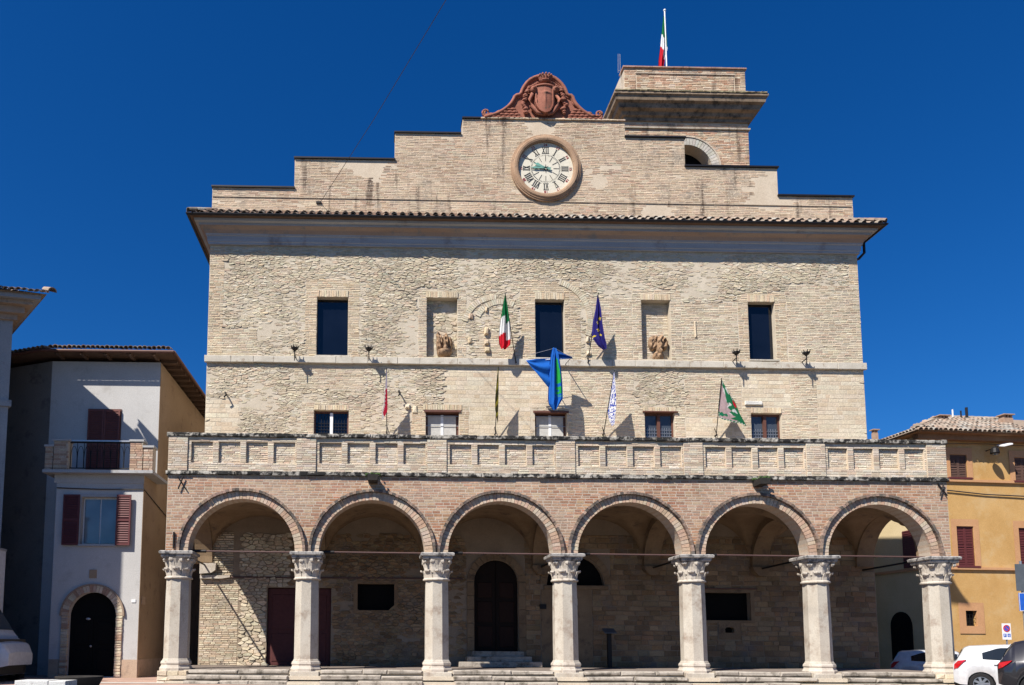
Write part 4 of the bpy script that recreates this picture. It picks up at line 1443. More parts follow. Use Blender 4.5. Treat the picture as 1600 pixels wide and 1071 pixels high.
# ------------------------------------------------------------------ clock
R4 = random.Random(33)
clock = thing('wall_clock', 'round white clock with Roman numerals in stone rim on stepped top wall', 'clock', (CKX, WY, CKZ - 1.36))
MB().lathe_y([(1.06, WY + 0.02), (1.055, WY - 0.10), (1.09, WY - 0.15), (1.15, WY - 0.17), (1.22, WY - 0.165), (1.27, WY - 0.12), (1.29, WY - 0.12), (1.31, WY - 0.085), (1.35, WY - 0.08), (1.36, WY - 0.05), (1.345, WY + 0.02)], CKX, CKZ, 72, close=True).build('rim', 'clock_rim', clock, smooth=False)
dial = MB().lathe_y([(1.06, WY - 0.01), (1.06, WY + 0.02)], CKX, CKZ, 64).build('dial', 'clock_face', clock)


def stroke(mb, cx, cz, ang, pts, w, y):
    """bar from pts[0] to pts[1] in a numeral frame: x along the tangent, up pointing outwards"""
    c, s = math.cos(ang), math.sin(ang)
    (x0, z0), (x1, z1) = pts
    L = math.hypot(x1 - x0, z1 - z0)
    nx, nz = -(z1 - z0) / L * w / 2, (x1 - x0) / L * w / 2
    q = [(x0 + nx, z0 + nz), (x1 + nx, z1 + nz), (x1 - nx, z1 - nz), (x0 - nx, z0 - nz)]
    P = [(cx + x * c - z * s, cz + x * s + z * c) for x, z in q]
    mb.prism(P, y, y + 0.008)


NUM = ['XII', 'I', 'II', 'III', 'IIII', 'V', 'VI', 'VII', 'VIII', 'IX', 'X', 'XI']
WID = {'I': 0.075, 'V': 0.125, 'X': 0.125}
for h, t in enumerate(NUM):
    th = -2 * PI * h / 12                                  # turned clockwise
    rad = 0.74
    cx, cz = CKX - rad * math.sin(th), CKZ + rad * math.cos(th)
    tot = sum(WID[c] for c in t)
    x = -tot / 2
    mb = MB()
    H = 0.125
    for c in t:
        w = WID[c]
        m = x + w / 2
        if c == 'I':
            stroke(mb, cx, cz, th, ((m, -H), (m, H)), 0.028, WY - 0.022)
        elif c == 'V':
            stroke(mb, cx, cz, th, ((m - 0.045, H), (m, -H)), 0.028, WY - 0.022)
            stroke(mb, cx, cz, th, ((m + 0.045, H), (m, -H)), 0.016, WY - 0.023)
        else:
            stroke(mb, cx, cz, th, ((m - 0.045, H), (m + 0.045, -H)), 0.028, WY - 0.022)
            stroke(mb, cx, cz, th, ((m + 0.045, H), (m - 0.045, -H)), 0.016, WY - 0.023)
        x += w
    for s in (-1, 1):
        stroke(mb, cx, cz, th, ((-tot / 2 - 0.005, s * H), (tot / 2 + 0.005, s * H)), 0.012, WY - 0.021)
    mb.build('numeral', 'clock_black', dial)
tk = MB()
for m in range(60):
    th = -2 * PI * m / 60
    r0, r1, w = (0.30, 0.57, 0.016) if m % 5 == 0 else (0.52, 0.57, 0.011)
    stroke(tk, CKX, CKZ, th, ((0, r0), (0, r1)), w, WY - 0.02)
tk.build('minute_marks', 'clock_black', dial)
for h in range(12):                                        # small red hours 13 to 24 outside the Roman ones
    th = -2 * PI * h / 12
    cu = bpy.data.curves.new('small_numeral', 'FONT')
    cu.body = str(24 if h == 0 else 12 + h)
    cu.size = 0.15
    cu.align_x = 'CENTER'
    cu.align_y = 'CENTER'
    cu.extrude = 0.004
    o = bpy.data.objects.new('small_numeral', cu)
    COL.objects.link(o)
    me = bpy.data.meshes.new_from_object(o.evaluated_get(bpy.context.evaluated_depsgraph_get()))
    bpy.data.objects.remove(o)
    me.materials.clear()
    me.materials.append(MATS['clock_red'])
    o = bpy.data.objects.new('small_numeral', me)
    place(o, (CKX - 0.95 * math.sin(th), WY - 0.02, CKZ + 0.95 * math.cos(th)), dial)
    o.rotation_euler = (Matrix.Rotation(-th, 3, 'Y') @ Matrix.Rotation(PI / 2, 3, 'X')).to_euler()
rose = MB()
for k in range(8):
    t = 2 * PI * k / 8
    L = 0.18 if k % 2 == 0 else 0.14
    P = [(CKX + L * math.cos(t), CKZ + L * math.sin(t)), (CKX + 0.05 * math.cos(t + 0.4), CKZ + 0.05 * math.sin(t + 0.4)), (CKX + 0.05 * math.cos(t - 0.4), CKZ + 0.05 * math.sin(t - 0.4))]
    rose.prism(P, WY - 0.03, WY - 0.02)
rose.build('centre_star', 'clock_black', dial)
for ang, L, w in ((PI - 0.40, 0.5, 0.07), (PI - 0.02, 0.6, 0.045)):
    c, s = math.cos(ang), math.sin(ang)
    P = [(-0.2, 0.02), (0.15, 0.03), (L * 0.55, w * 0.7), (L * 0.72, w), (L * 0.8, w * 0.45), (L, 0), (L * 0.8, -w * 0.45), (L * 0.72, -w), (L * 0.55, -w * 0.7), (0.15, -0.03), (-0.2, -0.02)]
    MB().prism([(CKX + x * c - z * s, CKZ + x * s + z * c) for x, z in P], WY - 0.07, WY - 0.055).build('hand', 'verdigris', clock)

# ------------------------------------------------------------------ red carved crest on top
crest = thing('carved_crest', 'red terracotta coat of arms with scrolled outline on top of the wall', 'crest', (12.5, WY + 0.1, 21.38))
CO = [(9.9, 21.43), (10.04, 21.47), (10.32, 21.52), (10.6, 21.62), (10.9, 21.79), (11.14, 22.01), (11.26, 22.2), (11.33, 22.38), (11.55, 22.42), (11.64, 22.7), (11.86, 23.01), (12.17, 23.18), (12.51, 23.23), (12.84, 23.18), (13.12, 22.96), (13.31, 22.69), (13.38, 22.42), (13.58, 22.42), (13.66, 22.14), (13.94, 21.82), (14.27, 21.6), (14.53, 21.55), (15.09, 21.45)]


def smooth_line(p, n=1):
    for _ in range(n):
        q = [p[0]]
        for a, b in zip(p[:-1], p[1:]):
            q += [(a[0] * 0.75 + b[0] * 0.25, a[1] * 0.75 + b[1] * 0.25), (a[0] * 0.25 + b[0] * 0.75, a[1] * 0.25 + b[1] * 0.75)]
        p = q + [p[-1]]
    return p


CS = smooth_line(CO)
MB().prism([(10.0, 21.372)] + CS[2:-2] + [(15.0, 21.372)], WY + 0.02, WY + 0.32).build('back_slab', 'terracotta_crest', crest)


def sweep(mb, line, r, y, col=None):
    mb.tube([(x, y, z) for x, z in line], r, 8, col)


mo = MB()
inner = [(12.49 + (x - 12.49) * 0.985, z - 0.035) for x, z in CS[3:-3]]
sweep(mo, inner, 0.07, WY - 0.02)
sweep(mo, [(12.49 + (x - 12.49) * 0.95, z - 0.11) for x, z in CS[8:-8]], 0.032, WY + 0.01)
mo.build('rim_moulding', 'terracotta_crest', crest, smooth=True)
for cx, cz, s in ((10.22, 21.68, 1), (14.62, 21.70, -1)):
    sp = []
    for k in range(22):
        t = k / 21
        a = -PI / 2 + s * (-0.3 - t * 2.9 * PI)
        r = 0.15 * (1 - 0.72 * t)
        sp.append((cx + r * math.cos(a), cz + r * math.sin(a)))
    m = MB()
    sweep(m, sp, 0.042, WY + 0.08)
    m.build('scroll', 'terracotta_crest', crest, smooth=True)


def relief(name, mat, parent, x0, x1, z0, z1, Y, f, n=70, cut=0.004, thick=True):
    """carved relief: heights f(u, v) metres in front of plane Y, only where there is carving"""
    nx = n
    nz = max(8, int(n * (z1 - z0) / (x1 - x0)))
    H = [[f(2 * i / nx - 1, 2 * j / nz - 1) for i in range(nx + 1)] for j in range(nz + 1)]
    mb = MB()
    idx = {}
    vs, fs = [], []

    def vid(i, j):
        if (i, j) not in idx:
            idx[(i, j)] = len(vs)
            vs.append((x0 + (x1 - x0) * i / nx, Y - max(H[j][i], 0) + (0.01 if H[j][i] <= cut else 0), z0 + (z1 - z0) * j / nz))
        return idx[(i, j)]
    for j in range(nz):
        for i in range(nx):
            if max(H[j][i], H[j][i + 1], H[j + 1][i], H[j + 1][i + 1]) > cut:
                fs.append((vid(i, j), vid(i + 1, j), vid(i + 1, j + 1), vid(i, j + 1)))
    mb.add(vs, fs)
    return mb.build(name, mat, parent, fix=False)


def g(u, v, cu, cv, a, b):
    return math.exp(-((u - cu) / a) ** 2 - ((v - cv) / b) ** 2)


def dome(u, v, cu, cv, a, b, p=0.5):
    q = 1 - ((u - cu) / a) ** 2 - ((v - cv) / b) ** 2
    return q ** p if q > 0 else 0.0


def shield_h(u, v):
    w = 0.72 if v > -0.1 else 0.72 * math.sqrt(max(0, 1 - ((-0.1 - v) / 0.88) ** 2))
    d = w - abs(u)
    h = 0.0
    if d > 0 and v < 0.78:
        h = 0.12 + 0.16 * (1 - (u / 0.8) ** 2) * (1 - 0.3 * v * v)
        if d < 0.12 or v > 0.68:
            h += 0.05
        h += 0.035 * max(0, g(u, v, 0.0, -0.1, 0.1, 0.4) + g(u, v, 0.15, 0.25, 0.3, 0.08))
    return h


relief('shield', 'terracotta_crest', crest, 11.95, 12.98, 21.5, 22.85, WY + 0.03, shield_h, 60)
for s in (-1, 1):                                          # ear scrolls, garlands, wings either side
    m = MB()
    m.ball((12.47 + s * 0.42, WY - 0.12, 22.52), 0.14, 12, 8, (1, 1.1, 1))
    m.ball((12.47 + s * 0.42, WY - 0.26, 22.52), 0.06, 10, 6)
    m.tube([(12.47 + s * 0.42, WY - 0.06, 22.45), (12.47 + s * 0.56, WY - 0.08, 22.15), (12.47 + s * 0.50, WY - 0.1, 21.85), (12.47 + s * 0.30, WY - 0.1, 21.6), (12.47 + s * 0.1, WY - 0.14, 21.5)], [0.1, 0.075, 0.09, 0.07, 0.05], 10)
    m.build('ear_scroll', 'terracotta_crest', crest, smooth=True)
    m = MB()
    path = [(0.6, 22.62), (0.75, 22.3), (0.72, 22.12), (0.86, 21.95), (0.74, 21.78), (0.72, 21.58)]
    for q in range(len(path) - 1):
        for k in range(5):
            t = k / 5
            px = 12.47 + s * (path[q][0] * (1 - t) + path[q + 1][0] * t) + R4.uniform(-0.04, 0.04)
            pz = path[q][1] * (1 - t) + path[q + 1][1] * t + R4.uniform(-0.03, 0.03)
            m.ball((px, WY - 0.05 - R4.uniform(0, 0.08), pz), R4.uniform(0.05, 0.09), 8, 5, (1.2, 1, 0.8))
    m.build('garland', 'terracotta_crest', crest)
    m = MB()
    for row in range(4):
        for k in range(7 - row):
            x = 12.47 + s * (0.98 + 0.20 * k + 0.08 * row)
            z = 21.45 + 0.11 * row + 0.0 * k
            lim = 22.05 - 0.42 * (abs(x - 12.47) - 0.9)
            if z < lim:
                m.ball((x, WY + 0.0, z), 0.1, 8, 5, (1.35, 0.7, 0.62))
    m.build('wing_feathers', 'terracotta_crest', crest)
m = MB()
m.ball((12.49, WY - 0.1, 22.84), 0.2, 12, 6, (1.2, 1.2, 0.42))
for k in range(7):
    a = PI * k / 6
    m.tube([(12.49 + 0.18 * math.cos(a), WY - 0.14 - 0.12 * math.sin(a), 22.9), (12.49 + 0.24 * math.cos(a), WY - 0.17 - 0.15 * math.sin(a), 23.02)], [0.045, 0.03], 6)
    m.ball((12.49 + 0.25 * math.cos(a), WY - 0.17 - 0.16 * math.sin(a), 23.05), 0.048, 8, 5)
for s in (-1, 1):
    for k in range(5):
        m.ball((12.49 + s * (0.28 + 0.08 * k), WY - 0.06, 22.84 - 0.05 * k), 0.07, 8, 5, (1.2, 1, 0.7))
m.build('crown', 'terracotta_crest', crest)

# ------------------------------------------------------------------ stone arms standing in the niches
def arms1(u, v):
    h = 0.36 * dome(u, v, 0.0, -0.5, 0.8, 0.48, 0.5) if v < -0.4 else 0.0
    b = max(0.32 * dome(u, v, 0.18, 0.08, 0.42, 0.78, 0.4), 0.26 * dome(u, v, -0.52, 0.12, 0.36, 0.72, 0.4), 0.22 * dome(u, v, 0.6, 0.05, 0.28, 0.62, 0.5), 0.17 * dome(u, v, -0.68, 0.72, 0.2, 0.28, 0.4))
    if b > 0.03:
        b += 0.03 * math.sin(u * 21 + 5 * v) + 0.02 * math.sin(v * 17 + 2 * u)
        b -= 0.1 * g(u, v, -0.14, 0.1, 0.06, 0.5) + 0.12 * g(u, v, 0.42, -0.1, 0.07, 0.4) + 0.08 * g(u, v, 0.15, 0.35, 0.1, 0.1)
        b = max(b, 0.05)
    return max(h, b)


def arms2(u, v):
    h = 0.0
    for s in (-1, 1):
        h = max(h, 0.24 * dome(u, v, s * 0.58, 0.35, 0.40, 0.55), 0.2 * dome(u, v, s * 0.35, 0.72, 0.3, 0.25))
        q = dome(u, v, s * 0.58, 0.30, 0.2, 0.3)
        h -= 0.1 * q
    h = max(h, 0.34 * dome(u, v, 0.02, 0.1, 0.34, 0.75, 0.4), 0.38 * dome(u, v, 0.05, -0.35, 0.24, 0.3, 0.5), 0.26 * dome(u, v, 0.0, -0.65, 0.55, 0.4))
    h += 0.04 * math.sin(u * 13) * math.sin(v * 11 + 1) * (1 if h > 0.05 else 0)
    h -= 0.1 * (g(u, v, -0.12, 0.25, 0.08, 0.1) + g(u, v, 0.2, 0.25, 0.08, 0.1)) * (1 if h > 0.1 else 0)
    return h


for nm, (x0, x1, z0, z1), fn, lab in (('stone_sculpture', (8.27, 8.95, 11.89, 12.93), arms1, 'broken winged stone arms standing in the left wall niche'), ('stone_sculpture', (16.36, 17.1, 11.91, 12.92), arms2, 'brown horned stone head standing in the right wall niche')):
    o = relief(nm, 'brown_stone', None, x0, x1, z0, z1, WY + 0.28, fn, 46)
    tag(o, lab, 'sculpture')

# ------------------------------------------------------------------ iron torch holders
sconce_labels = ['iron torch holder left of the leftmost tall window', 'iron torch holder right of the leftmost tall window', 'iron torch holder left of the rightmost tall window', 'iron torch holder right of the rightmost tall window']
for (x, z), lab in zip(((3.06, 11.88), (5.78, 11.90), (19.40, 11.93), (22.02, 11.94)), sconce_labels):
    t = thing('torch_holder', lab, 'torch holder', (x, WY - 0.02, z - 0.3), 'torch holders along the string course')
    y = WY - 0.42
    MB().tube([(x, WY + 0.05, z - 0.16), (x, y, z - 0.12), (x, y, z - 0.12)], 0.02, 6).build('arm', 'iron', t)
    MB().tube([(x, y, z - 0.38), (x, y, z + 0.0)], [0.016, 0.024], 6).build('stem', 'iron', t)
    c = MB().lathe([(0.03, z - 0.02), (0.11, z + 0.05), (0.125, z + 0.11)], x, y, 10)
    for k in range(7):
        a = 2 * PI * k / 7
        c.tube([(x + 0.115 * math.cos(a), y + 0.115 * math.sin(a), z + 0.08), (x + 0.15 * math.cos(a), y + 0.15 * math.sin(a), z + 0.19)], [0.028, 0.008], 5)
    c.build('cup', 'iron', t)

# ------------------------------------------------------------------ flags
def cloth(name, rows_, colfn, parent, folds=2.5, amp=0.07, nu=30, nv=60, seed=0, fz=0.0):
    """rows_: (z, x left, x right, y left, y right) from top to bottom; cloth hung in folds"""
    vs, fs, cs = [], [], []
    m = len(rows_) - 1
    for j in range(nv + 1):
        t = j / nv * m
        k = min(int(t), m - 1)
        f = t - k
        f2 = f
        a, b = rows_[k], rows_[k + 1]
        z, xl, xr, yl, yr = (p * (1 - f2) + q * f2 for p, q in zip(a, b))
        wdt = xr - xl
        for i in range(nu + 1):
            u = i / nu
            ph = u * folds * 2 * PI + seed + 0.8 * math.sin(j / nv * 3 + seed)
            d = amp * (math.sin(ph) + 0.4 * math.sin(2.6 * ph + 1.3 + 3.5 * j / nv) + 0.15 * math.sin(6 * ph + 9 * j / nv)) * min(1, wdt / 0.25)
            vs.append((xl + wdt * u + 0.02 * math.cos(ph) * wdt, yl + (yr - yl) * u + d, z - fz * (u - 0.5) * (j / nv) + 0.015 * math.sin(ph * 0.5 + j * 0.1)))
            cs.append(colfn(u, j / nv))
    for j in range(nv):
        for i in range(nu):
            a = j * (nu + 1) + i
            fs.append((a, a + 1, a + nu + 2, a + nu + 1))
    mb = MB()
    mb.add(vs, fs)
    mb.c = cs
    return mb.build(name, 'flag_cloth', parent, smooth=True, fix=False)


def flag_root(label, base, tip, group, r=0.016, mat='iron', foot=True):
    t = thing('flag', label, 'flag', base, group)
    MB().tube([base, tip], r, 8).build('pole', mat, t)
    if foot:
        b = MB()
        b.tube([(base[0], WY + 0.04, base[2] + 0.28), (base[0], base[1] - 0.02, base[2] + 0.02)], 0.016, 6)
        b.tube([(base[0], WY + 0.03, base[2] - 0.02), (base[0], base[1] - 0.06, base[2] - 0.02)], 0.03, 6)
        b.build('bracket', 'iron', t)
    return t


GREEN, WHITE, RED = (0.01, 0.16, 0.055), (0.72, 0.72, 0.72), (0.52, 0.012, 0.025)
t = flag_root('green white and red tricolour hanging limp left of the middle tall window', (11.25, WY - 0.1, 11.66), (10.76, 3.2, 14.0), 'flags on the facade')
lean = lambda z: 3.9 - 0.7 * (z - 11.66) / 2.34
it_rows = [(13.93, 10.75, 10.79, 3.24, 3.24), (13.54, 10.68, 10.86, 3.3, 3.34), (13.2, 10.63, 10.92, 3.34, 3.44), (12.85, 10.58, 10.97, 3.38, 3.5), (12.45, 10.54, 11.0, 3.42, 3.54), (12.2, 10.55, 10.99, 3.44, 3.54), (12.0, 10.64, 10.80, 3.46, 3.5)]


def tri(u, v):
    w = v + 0.10 * (u - 0.5) - 0.16 * (u > 0.62) * (v > 0.2)
    return GREEN if w < 0.31 else (WHITE if w < 0.60 else RED)


cloth('cloth', it_rows, tri, t, 1.6, 0.05, seed=0.6)
t = flag_root('dark blue flag with ring of yellow stars right of the middle tall window', (13.95, WY - 0.1, 11.7), (14.2, 3.2, 14.08), 'flags on the facade')
eu_rows = [(14.0, 14.17, 14.2, 3.24, 3.24), (13.45, 14.11, 14.3, 3.32, 3.3), (13.06, 14.04, 14.34, 3.4, 3.34), (12.64, 14.01, 14.42, 3.46, 3.38), (12.42, 14.06, 14.47, 3.46, 3.4), (12.22, 14.2, 14.53, 3.46, 3.42), (12.02, 14.42, 14.52, 3.46, 3.44)]
STARS = [(0.78, 0.30), (0.5, 0.36), (0.52, 0.47), (0.68, 0.555), (0.12, 0.60)]


def eu(u, v):
    for su, sv in STARS:
        du, dv = (u - su) * 0.36, (v - sv) * 1.98
        a = math.atan2(dv, du)
        rr = math.hypot(du, dv)
        if rr < 0.062 * (0.72 + 0.28 * math.cos(5 * (a + PI / 2))):
            return (0.7, 0.55, 0.05)
    return (0.022, 0.018, 0.16)


cloth('cloth', eu_rows, eu, t, 1.3, 0.05, 50, 110, seed=2.0)
# small district banners low on the wall
t = flag_root('narrow furled red and white flag beside lower left window', (6.46, WY - 0.1, 8.95), (6.43, 3.15, 11.1), 'flags on the facade')
cloth('cloth', [(11.05, 6.42, 6.45, 3.15, 3.18), (10.6, 6.40, 6.46, 3.08, 3.33), (10.1, 6.36, 6.47, 3.02, 3.5), (9.7, 6.33, 6.48, 3.0, 3.6), (9.5, 6.29, 6.40, 3.0, 3.55), (9.22, 6.27, 6.30, 3.05, 3.3)],
      lambda u, v: (0.55, 0.5, 0.62) if v < 0.28 else ((0.72, 0.7, 0.7) if (u < 0.3 + 0.12 * math.sin(v * 90) or v > 0.86) else (0.5, 0.01, 0.05)), t, 1.2, 0.045, 26, 90, 0.3)
t = flag_root('tightly furled olive and yellow flag seen edge on left of the lower middle window', (10.46, WY - 0.1, 8.95), (10.48, 3.15, 11.2), 'flags on the facade')
cloth('cloth', [(11.15, 10.465, 10.49, 3.15, 3.18), (10.6, 10.40, 10.52, 3.06, 3.36), (10.0, 10.34, 10.54, 3.0, 3.55), (9.6, 10.33, 10.54, 2.98, 3.62), (9.3, 10.37, 10.51, 3.0, 3.5), (9.05, 10.44, 10.47, 3.1, 3.3)],
      lambda u, v: (0.34, 0.30, 0.03) if (math.sin(v * 26 + u * 5) > 0.45 or v > 0.9) else (0.05, 0.05, 0.015), t, 1.2, 0.04, 20, 80, 1.3)
t = flag_root('furled blue and white checked flag below the dark blue one', (14.48, WY - 0.1, 8.98), (14.7, 3.15, 11.12), 'flags on the facade')
cloth('cloth', [(11.08, 14.68, 14.7, 3.18, 3.15), (10.6, 14.65, 14.70, 3.34, 3.06), (10.1, 14.61, 14.69, 3.5, 3.0), (9.7, 14.57, 14.68, 3.62, 2.98), (9.4, 14.58, 14.66, 3.55, 3.0), (9.1, 14.62, 14.65, 3.3, 3.1)],
      lambda u, v: (0.02, 0.05, 0.36) if noise.noise(Vector((u * 7, v * 34, 2.2))) > 0.06 else (0.7, 0.71, 0.74), t, 1.4, 0.04, 30, 110, 0.9)
t = flag_root('green and pink zigzag banner spread out beside lower right window', (18.68, WY - 0.1, 8.98), (18.64, 3.2, 10.9), 'flags on the facade')


def zig(u, v):
    if v > 0.93 or u < 0.07:
        return (0.01, 0.17, 0.08) if math.sin(u * 60 + v * 50) > -0.4 else (0.6, 0.58, 0.58)
    if (u - 0.88) ** 2 / 0.010 + (v - 0.44) ** 2 / 0.006 < 1:
        return (0.55, 0.01, 0.03)
    e = 0.52 - 0.2 * (1 - v) + 0.26 * abs(((v * 6.5) % 1) * 2 - 1) * v
    if u > e:
        if noise.noise(Vector((u * 6, v * 9, 5.0))) > 0.22:
            return (0.55, 0.58, 0.58)
        return (0.012, 0.14, 0.06)
    if u < 0.5 and abs(v - 0.78) < 0.10 * (1 - u / 0.5) + 0.02 * math.sin(u * 40):
        return (0.012, 0.16, 0.08)
    return (0.40, 0.30, 0.32)


cloth('cloth', [(10.82, 18.65, 18.68, 3.24, 3.24), (10.5, 18.64, 18.86, 3.34, 3.2), (10.06, 18.63, 19.13, 3.46, 3.2), (9.75, 18.63, 19.27, 3.54, 3.24), (9.52, 18.64, 19.42, 3.6, 3.26), (9.36, 18.66, 19.52, 3.62, 3.3)], zig, t, 1.0, 0.045, 60, 100, 0.2, fz=0.42)
# large blue and green flag draped over a horizontal pole below the middle window
t = thing('flag', 'large bright blue flag with green emblem draped below the middle tall window', 'flag', (12.5, WY - 0.3, 11.4), 'flags on the facade')
MB().tube([(11.47, 3.1, 11.43), (13.17, 3.1, 11.53)], 0.022, 8).build('pole', 'white_paint', t)
b = MB()
b.tube([(12.2, WY + 0.04, 11.62), (12.2, 3.1, 11.48)], 0.018, 6)
b.tube([(13.1, WY + 0.04, 11.62), (13.1, 3.1, 11.53)], 0.018, 6)
b.tube([(13.15, 3.1, 11.55), (12.52, 3.08, 11.9), (11.5, 3.12, 11.62)], 0.008, 5)
b.build('bracket', 'galvanised', t)


def ban(u, v):
    if 0.30 < v < 0.72 and 0.56 < u < 0.95:
        c = abs(u - 0.74) / 0.22
        w = (v - 0.30) / 0.42
        if c < 0.2 + 0.8 * w and not (0.72 < w < 0.80) and not (0.88 < w < 0.92 and u < 0.8):
            return (0.02, 0.34, 0.06)
    if abs(v - 0.73 - 0.02 * math.sin(u * 9)) < 0.006 and u > 0.4:
        return (0.05, 0.3, 0.3)
    return (0.012, 0.115, 0.46)


cloth('cloth', [(11.9, 12.44, 12.56, 3.08, 3.06), (11.6, 12.36, 12.62, 2.98, 2.96), (11.35, 12.32, 12.66, 2.98, 2.94), (10.9, 12.28, 12.72, 3.0, 2.96), (10.4, 12.26, 12.75, 3.02, 2.98), (10.0, 12.24, 12.76, 3.03, 3.0), (9.8, 12.26, 12.66, 3.03, 3.02), (9.6, 12.42, 12.54, 3.03, 3.03)], lambda u, v: ban(u, 0.1 + v * 0.95), t, 1.7, 0.07, 40, 90, 0.5)
# the swag that runs to the left end of the pole
vs, fs, cs = [], [], []
nu, nv = 26, 18
for j in range(nv + 1):
    v = j / nv
    for i in range(nu + 1):
        u = i / nu
        x = 11.48 + 0.92 * u
        top = 11.43 + 0.1 * u
        low = 11.42 - 1.12 * u ** 0.9 * (1.0 if u < 0.85 else 1 - (u - 0.85) * 0.4)
        z = top * (1 - v) + low * v - 0.03 * math.sin(v * PI) * math.sin(u * PI)
        y = 3.07 - 0.05 * math.sin(v * 13 + u * 4) * min(1, 3 * u) - 0.09 * math.sin(PI * u) * math.sin(PI * v)
        vs.append((x, y, z))
        cs.append((0.012, 0.115, 0.46))
for j in range(nv):
    for i in range(nu):
        a = j * (nu + 1) + i
        fs.append((a, a + 1, a + nu + 2, a + nu + 1))
m = MB()
m.add(vs, fs)
m.c = cs
m.build('swag', 'flag_cloth', t, smooth=True, fix=False)
vs, fs, cs = [], [], []
for j in range(13):
    v = j / 12
    for i in range(17):
        u = i / 16
        vs.append((12.5 + 0.66 * u, 3.1 + 0.05 * math.sin(v * 9 + u * 3), (11.9 * (1 - u) + 11.56 * u) * (1 - v) + 11.5 * v + 0.02 * u))
        cs.append((0.01, 0.07, 0.3))
for j in range(12):
    for i in range(16):
        a = j * 17 + i
        fs.append((a, a + 1, a + 18, a + 17))
m = MB()
m.add(vs, fs)
m.c = cs
m.build('swag', 'flag_cloth', t, smooth=True, fix=False)
# flag on the tower
t = thing('flag', 'small tricolour on the white pole on top of the tower', 'flag', (18.87, 8.0, 25.9), 'flags on the facade')
MB().box(16.9, 21.6, 7.4, 12.0, 24.6, 24.9).build('tower_deck', 'mortar', tower)
MB().tube([(18.87, 8.0, 24.9), (18.85, 8.0, 29.55)], 0.03, 8).build('pole', 'white_paint', t)
MB().ball((18.85, 8.0, 29.58), 0.06, 8, 6).build('finial', 'white_paint', t)


def tri2(u, v):
    w = v - 0.28 * (u - 0.5)
    return GREEN if w < 0.42 else (WHITE if w < 0.66 else RED)


cloth('cloth', [(29.3, 18.79, 18.84, 8.0, 8.0), (28.7, 18.70, 18.88, 7.96, 8.03), (28.2, 18.64, 18.92, 7.94, 8.04), (27.7, 18.58, 18.92, 7.94, 8.02), (27.2, 18.50, 18.78, 7.95, 8.0), (26.6, 18.45, 18.7, 7.95, 8.0)], tri2, t, 1.4, 0.05, 24, 70, 0.7)
t = thing('antenna', 'thin pale twin rod antenna at left corner of tower', 'antenna', (16.46, 7.2, 24.5))
a = MB()
a.tube([(16.50, 7.2, 24.5), (16.52, 7.2, 26.78)], 0.007, 6)
a.tube([(16.42, 7.2, 25.9), (16.44, 7.2, 26.78)], 0.006, 6)
a.tube([(16.42, 7.2, 26.0), (16.52, 7.2, 26.0)], 0.01, 6)
a.tube([(16.51, 7.2, 24.6), (16.75, 7.2, 24.65)], 0.014, 6)
a.build('rods', 'white_board', t)
# overhead cable from the attic wall out over the square
o = MB().tube([(3.86, WY + 0.03, 17.86), (5.9, -0.75, 17.83), (7.85, -5.5, 17.88), (12.0, -15.6, 18.1), (16.0, -26, 18.5), (22.0, -41, 19.2)], 0.009, 5).build('overhead_cable', 'cable')
tag(o, 'thin dark cable running from left of top wall up across the sky', 'cable')
MB().box(3.72, 3.92, WY - 0.04, WY + 0.03, 17.82, 17.9).build('cable_anchor', 'iron', hall)
# ------------------------------------------------------------------ helpers for rotated houses
R5 = random.Random(77)


def turned(mb, P0, ang):
    c, s = math.cos(ang), math.sin(ang)
    mb.v = [(P0[0] + x * c - y * s, P0[1] + x * s + y * c, z + (P0[2] if len(P0) > 2 else 0)) for x, y, z in mb.v]
    return mb


ID = ((0, 0), 0.0)


def shutter(parent, x0, x1, z0, z1, y, mat, xf=ID, n=None, th=0.045):
    f = MB()
    fw_ = 0.05
    f.box(x0, x0 + fw_, y, y + th, z0, z1)
    f.box(x1 - fw_, x1, y, y + th, z0, z1)
    zm = (z0 + z1) / 2
    for a, b in ((z0, z0 + 0.07), (zm - 0.04, zm + 0.04), (z1 - 0.07, z1)):
        f.box(x0 + fw_, x1 - fw_, y + 0.001, y + th - 0.001, a, b)
    f.box(x0 + fw_, x1 - fw_, y + th * 0.75, y + th * 0.95, z0 + 0.07, z1 - 0.07)
    leaf_o = turned(f, *xf).build('shutter', mat, parent)
    n = n or max(4, int((z1 - z0) / 0.085))
    for k in range(n):
        z = z0 + 0.08 + (z1 - z0 - 0.16) * (k + 0.5) / n
        if abs(z - zm) < 0.06:
            continue
        s = MB()
        a, b = x0 + fw_ - 0.004, x1 - fw_ + 0.004
        s.add([(a, y + 0.004, z - 0.028), (b, y + 0.004, z - 0.028), (b, y + th * 0.75, z + 0.026), (a, y + th * 0.75, z + 0.026), (a, y + 0.004, z - 0.016), (b, y + 0.004, z - 0.016), (b, y + th * 0.75, z + 0.036), (a, y + th * 0.75, z + 0.036)],
              [(3, 2, 1, 0), (4, 5, 6, 7), (0, 1, 5, 4), (1, 2, 6, 5), (2, 3, 7, 6), (3, 0, 4, 7)])
        turned(s, *xf).build('slat', mat, leaf_o)
    return leaf_o


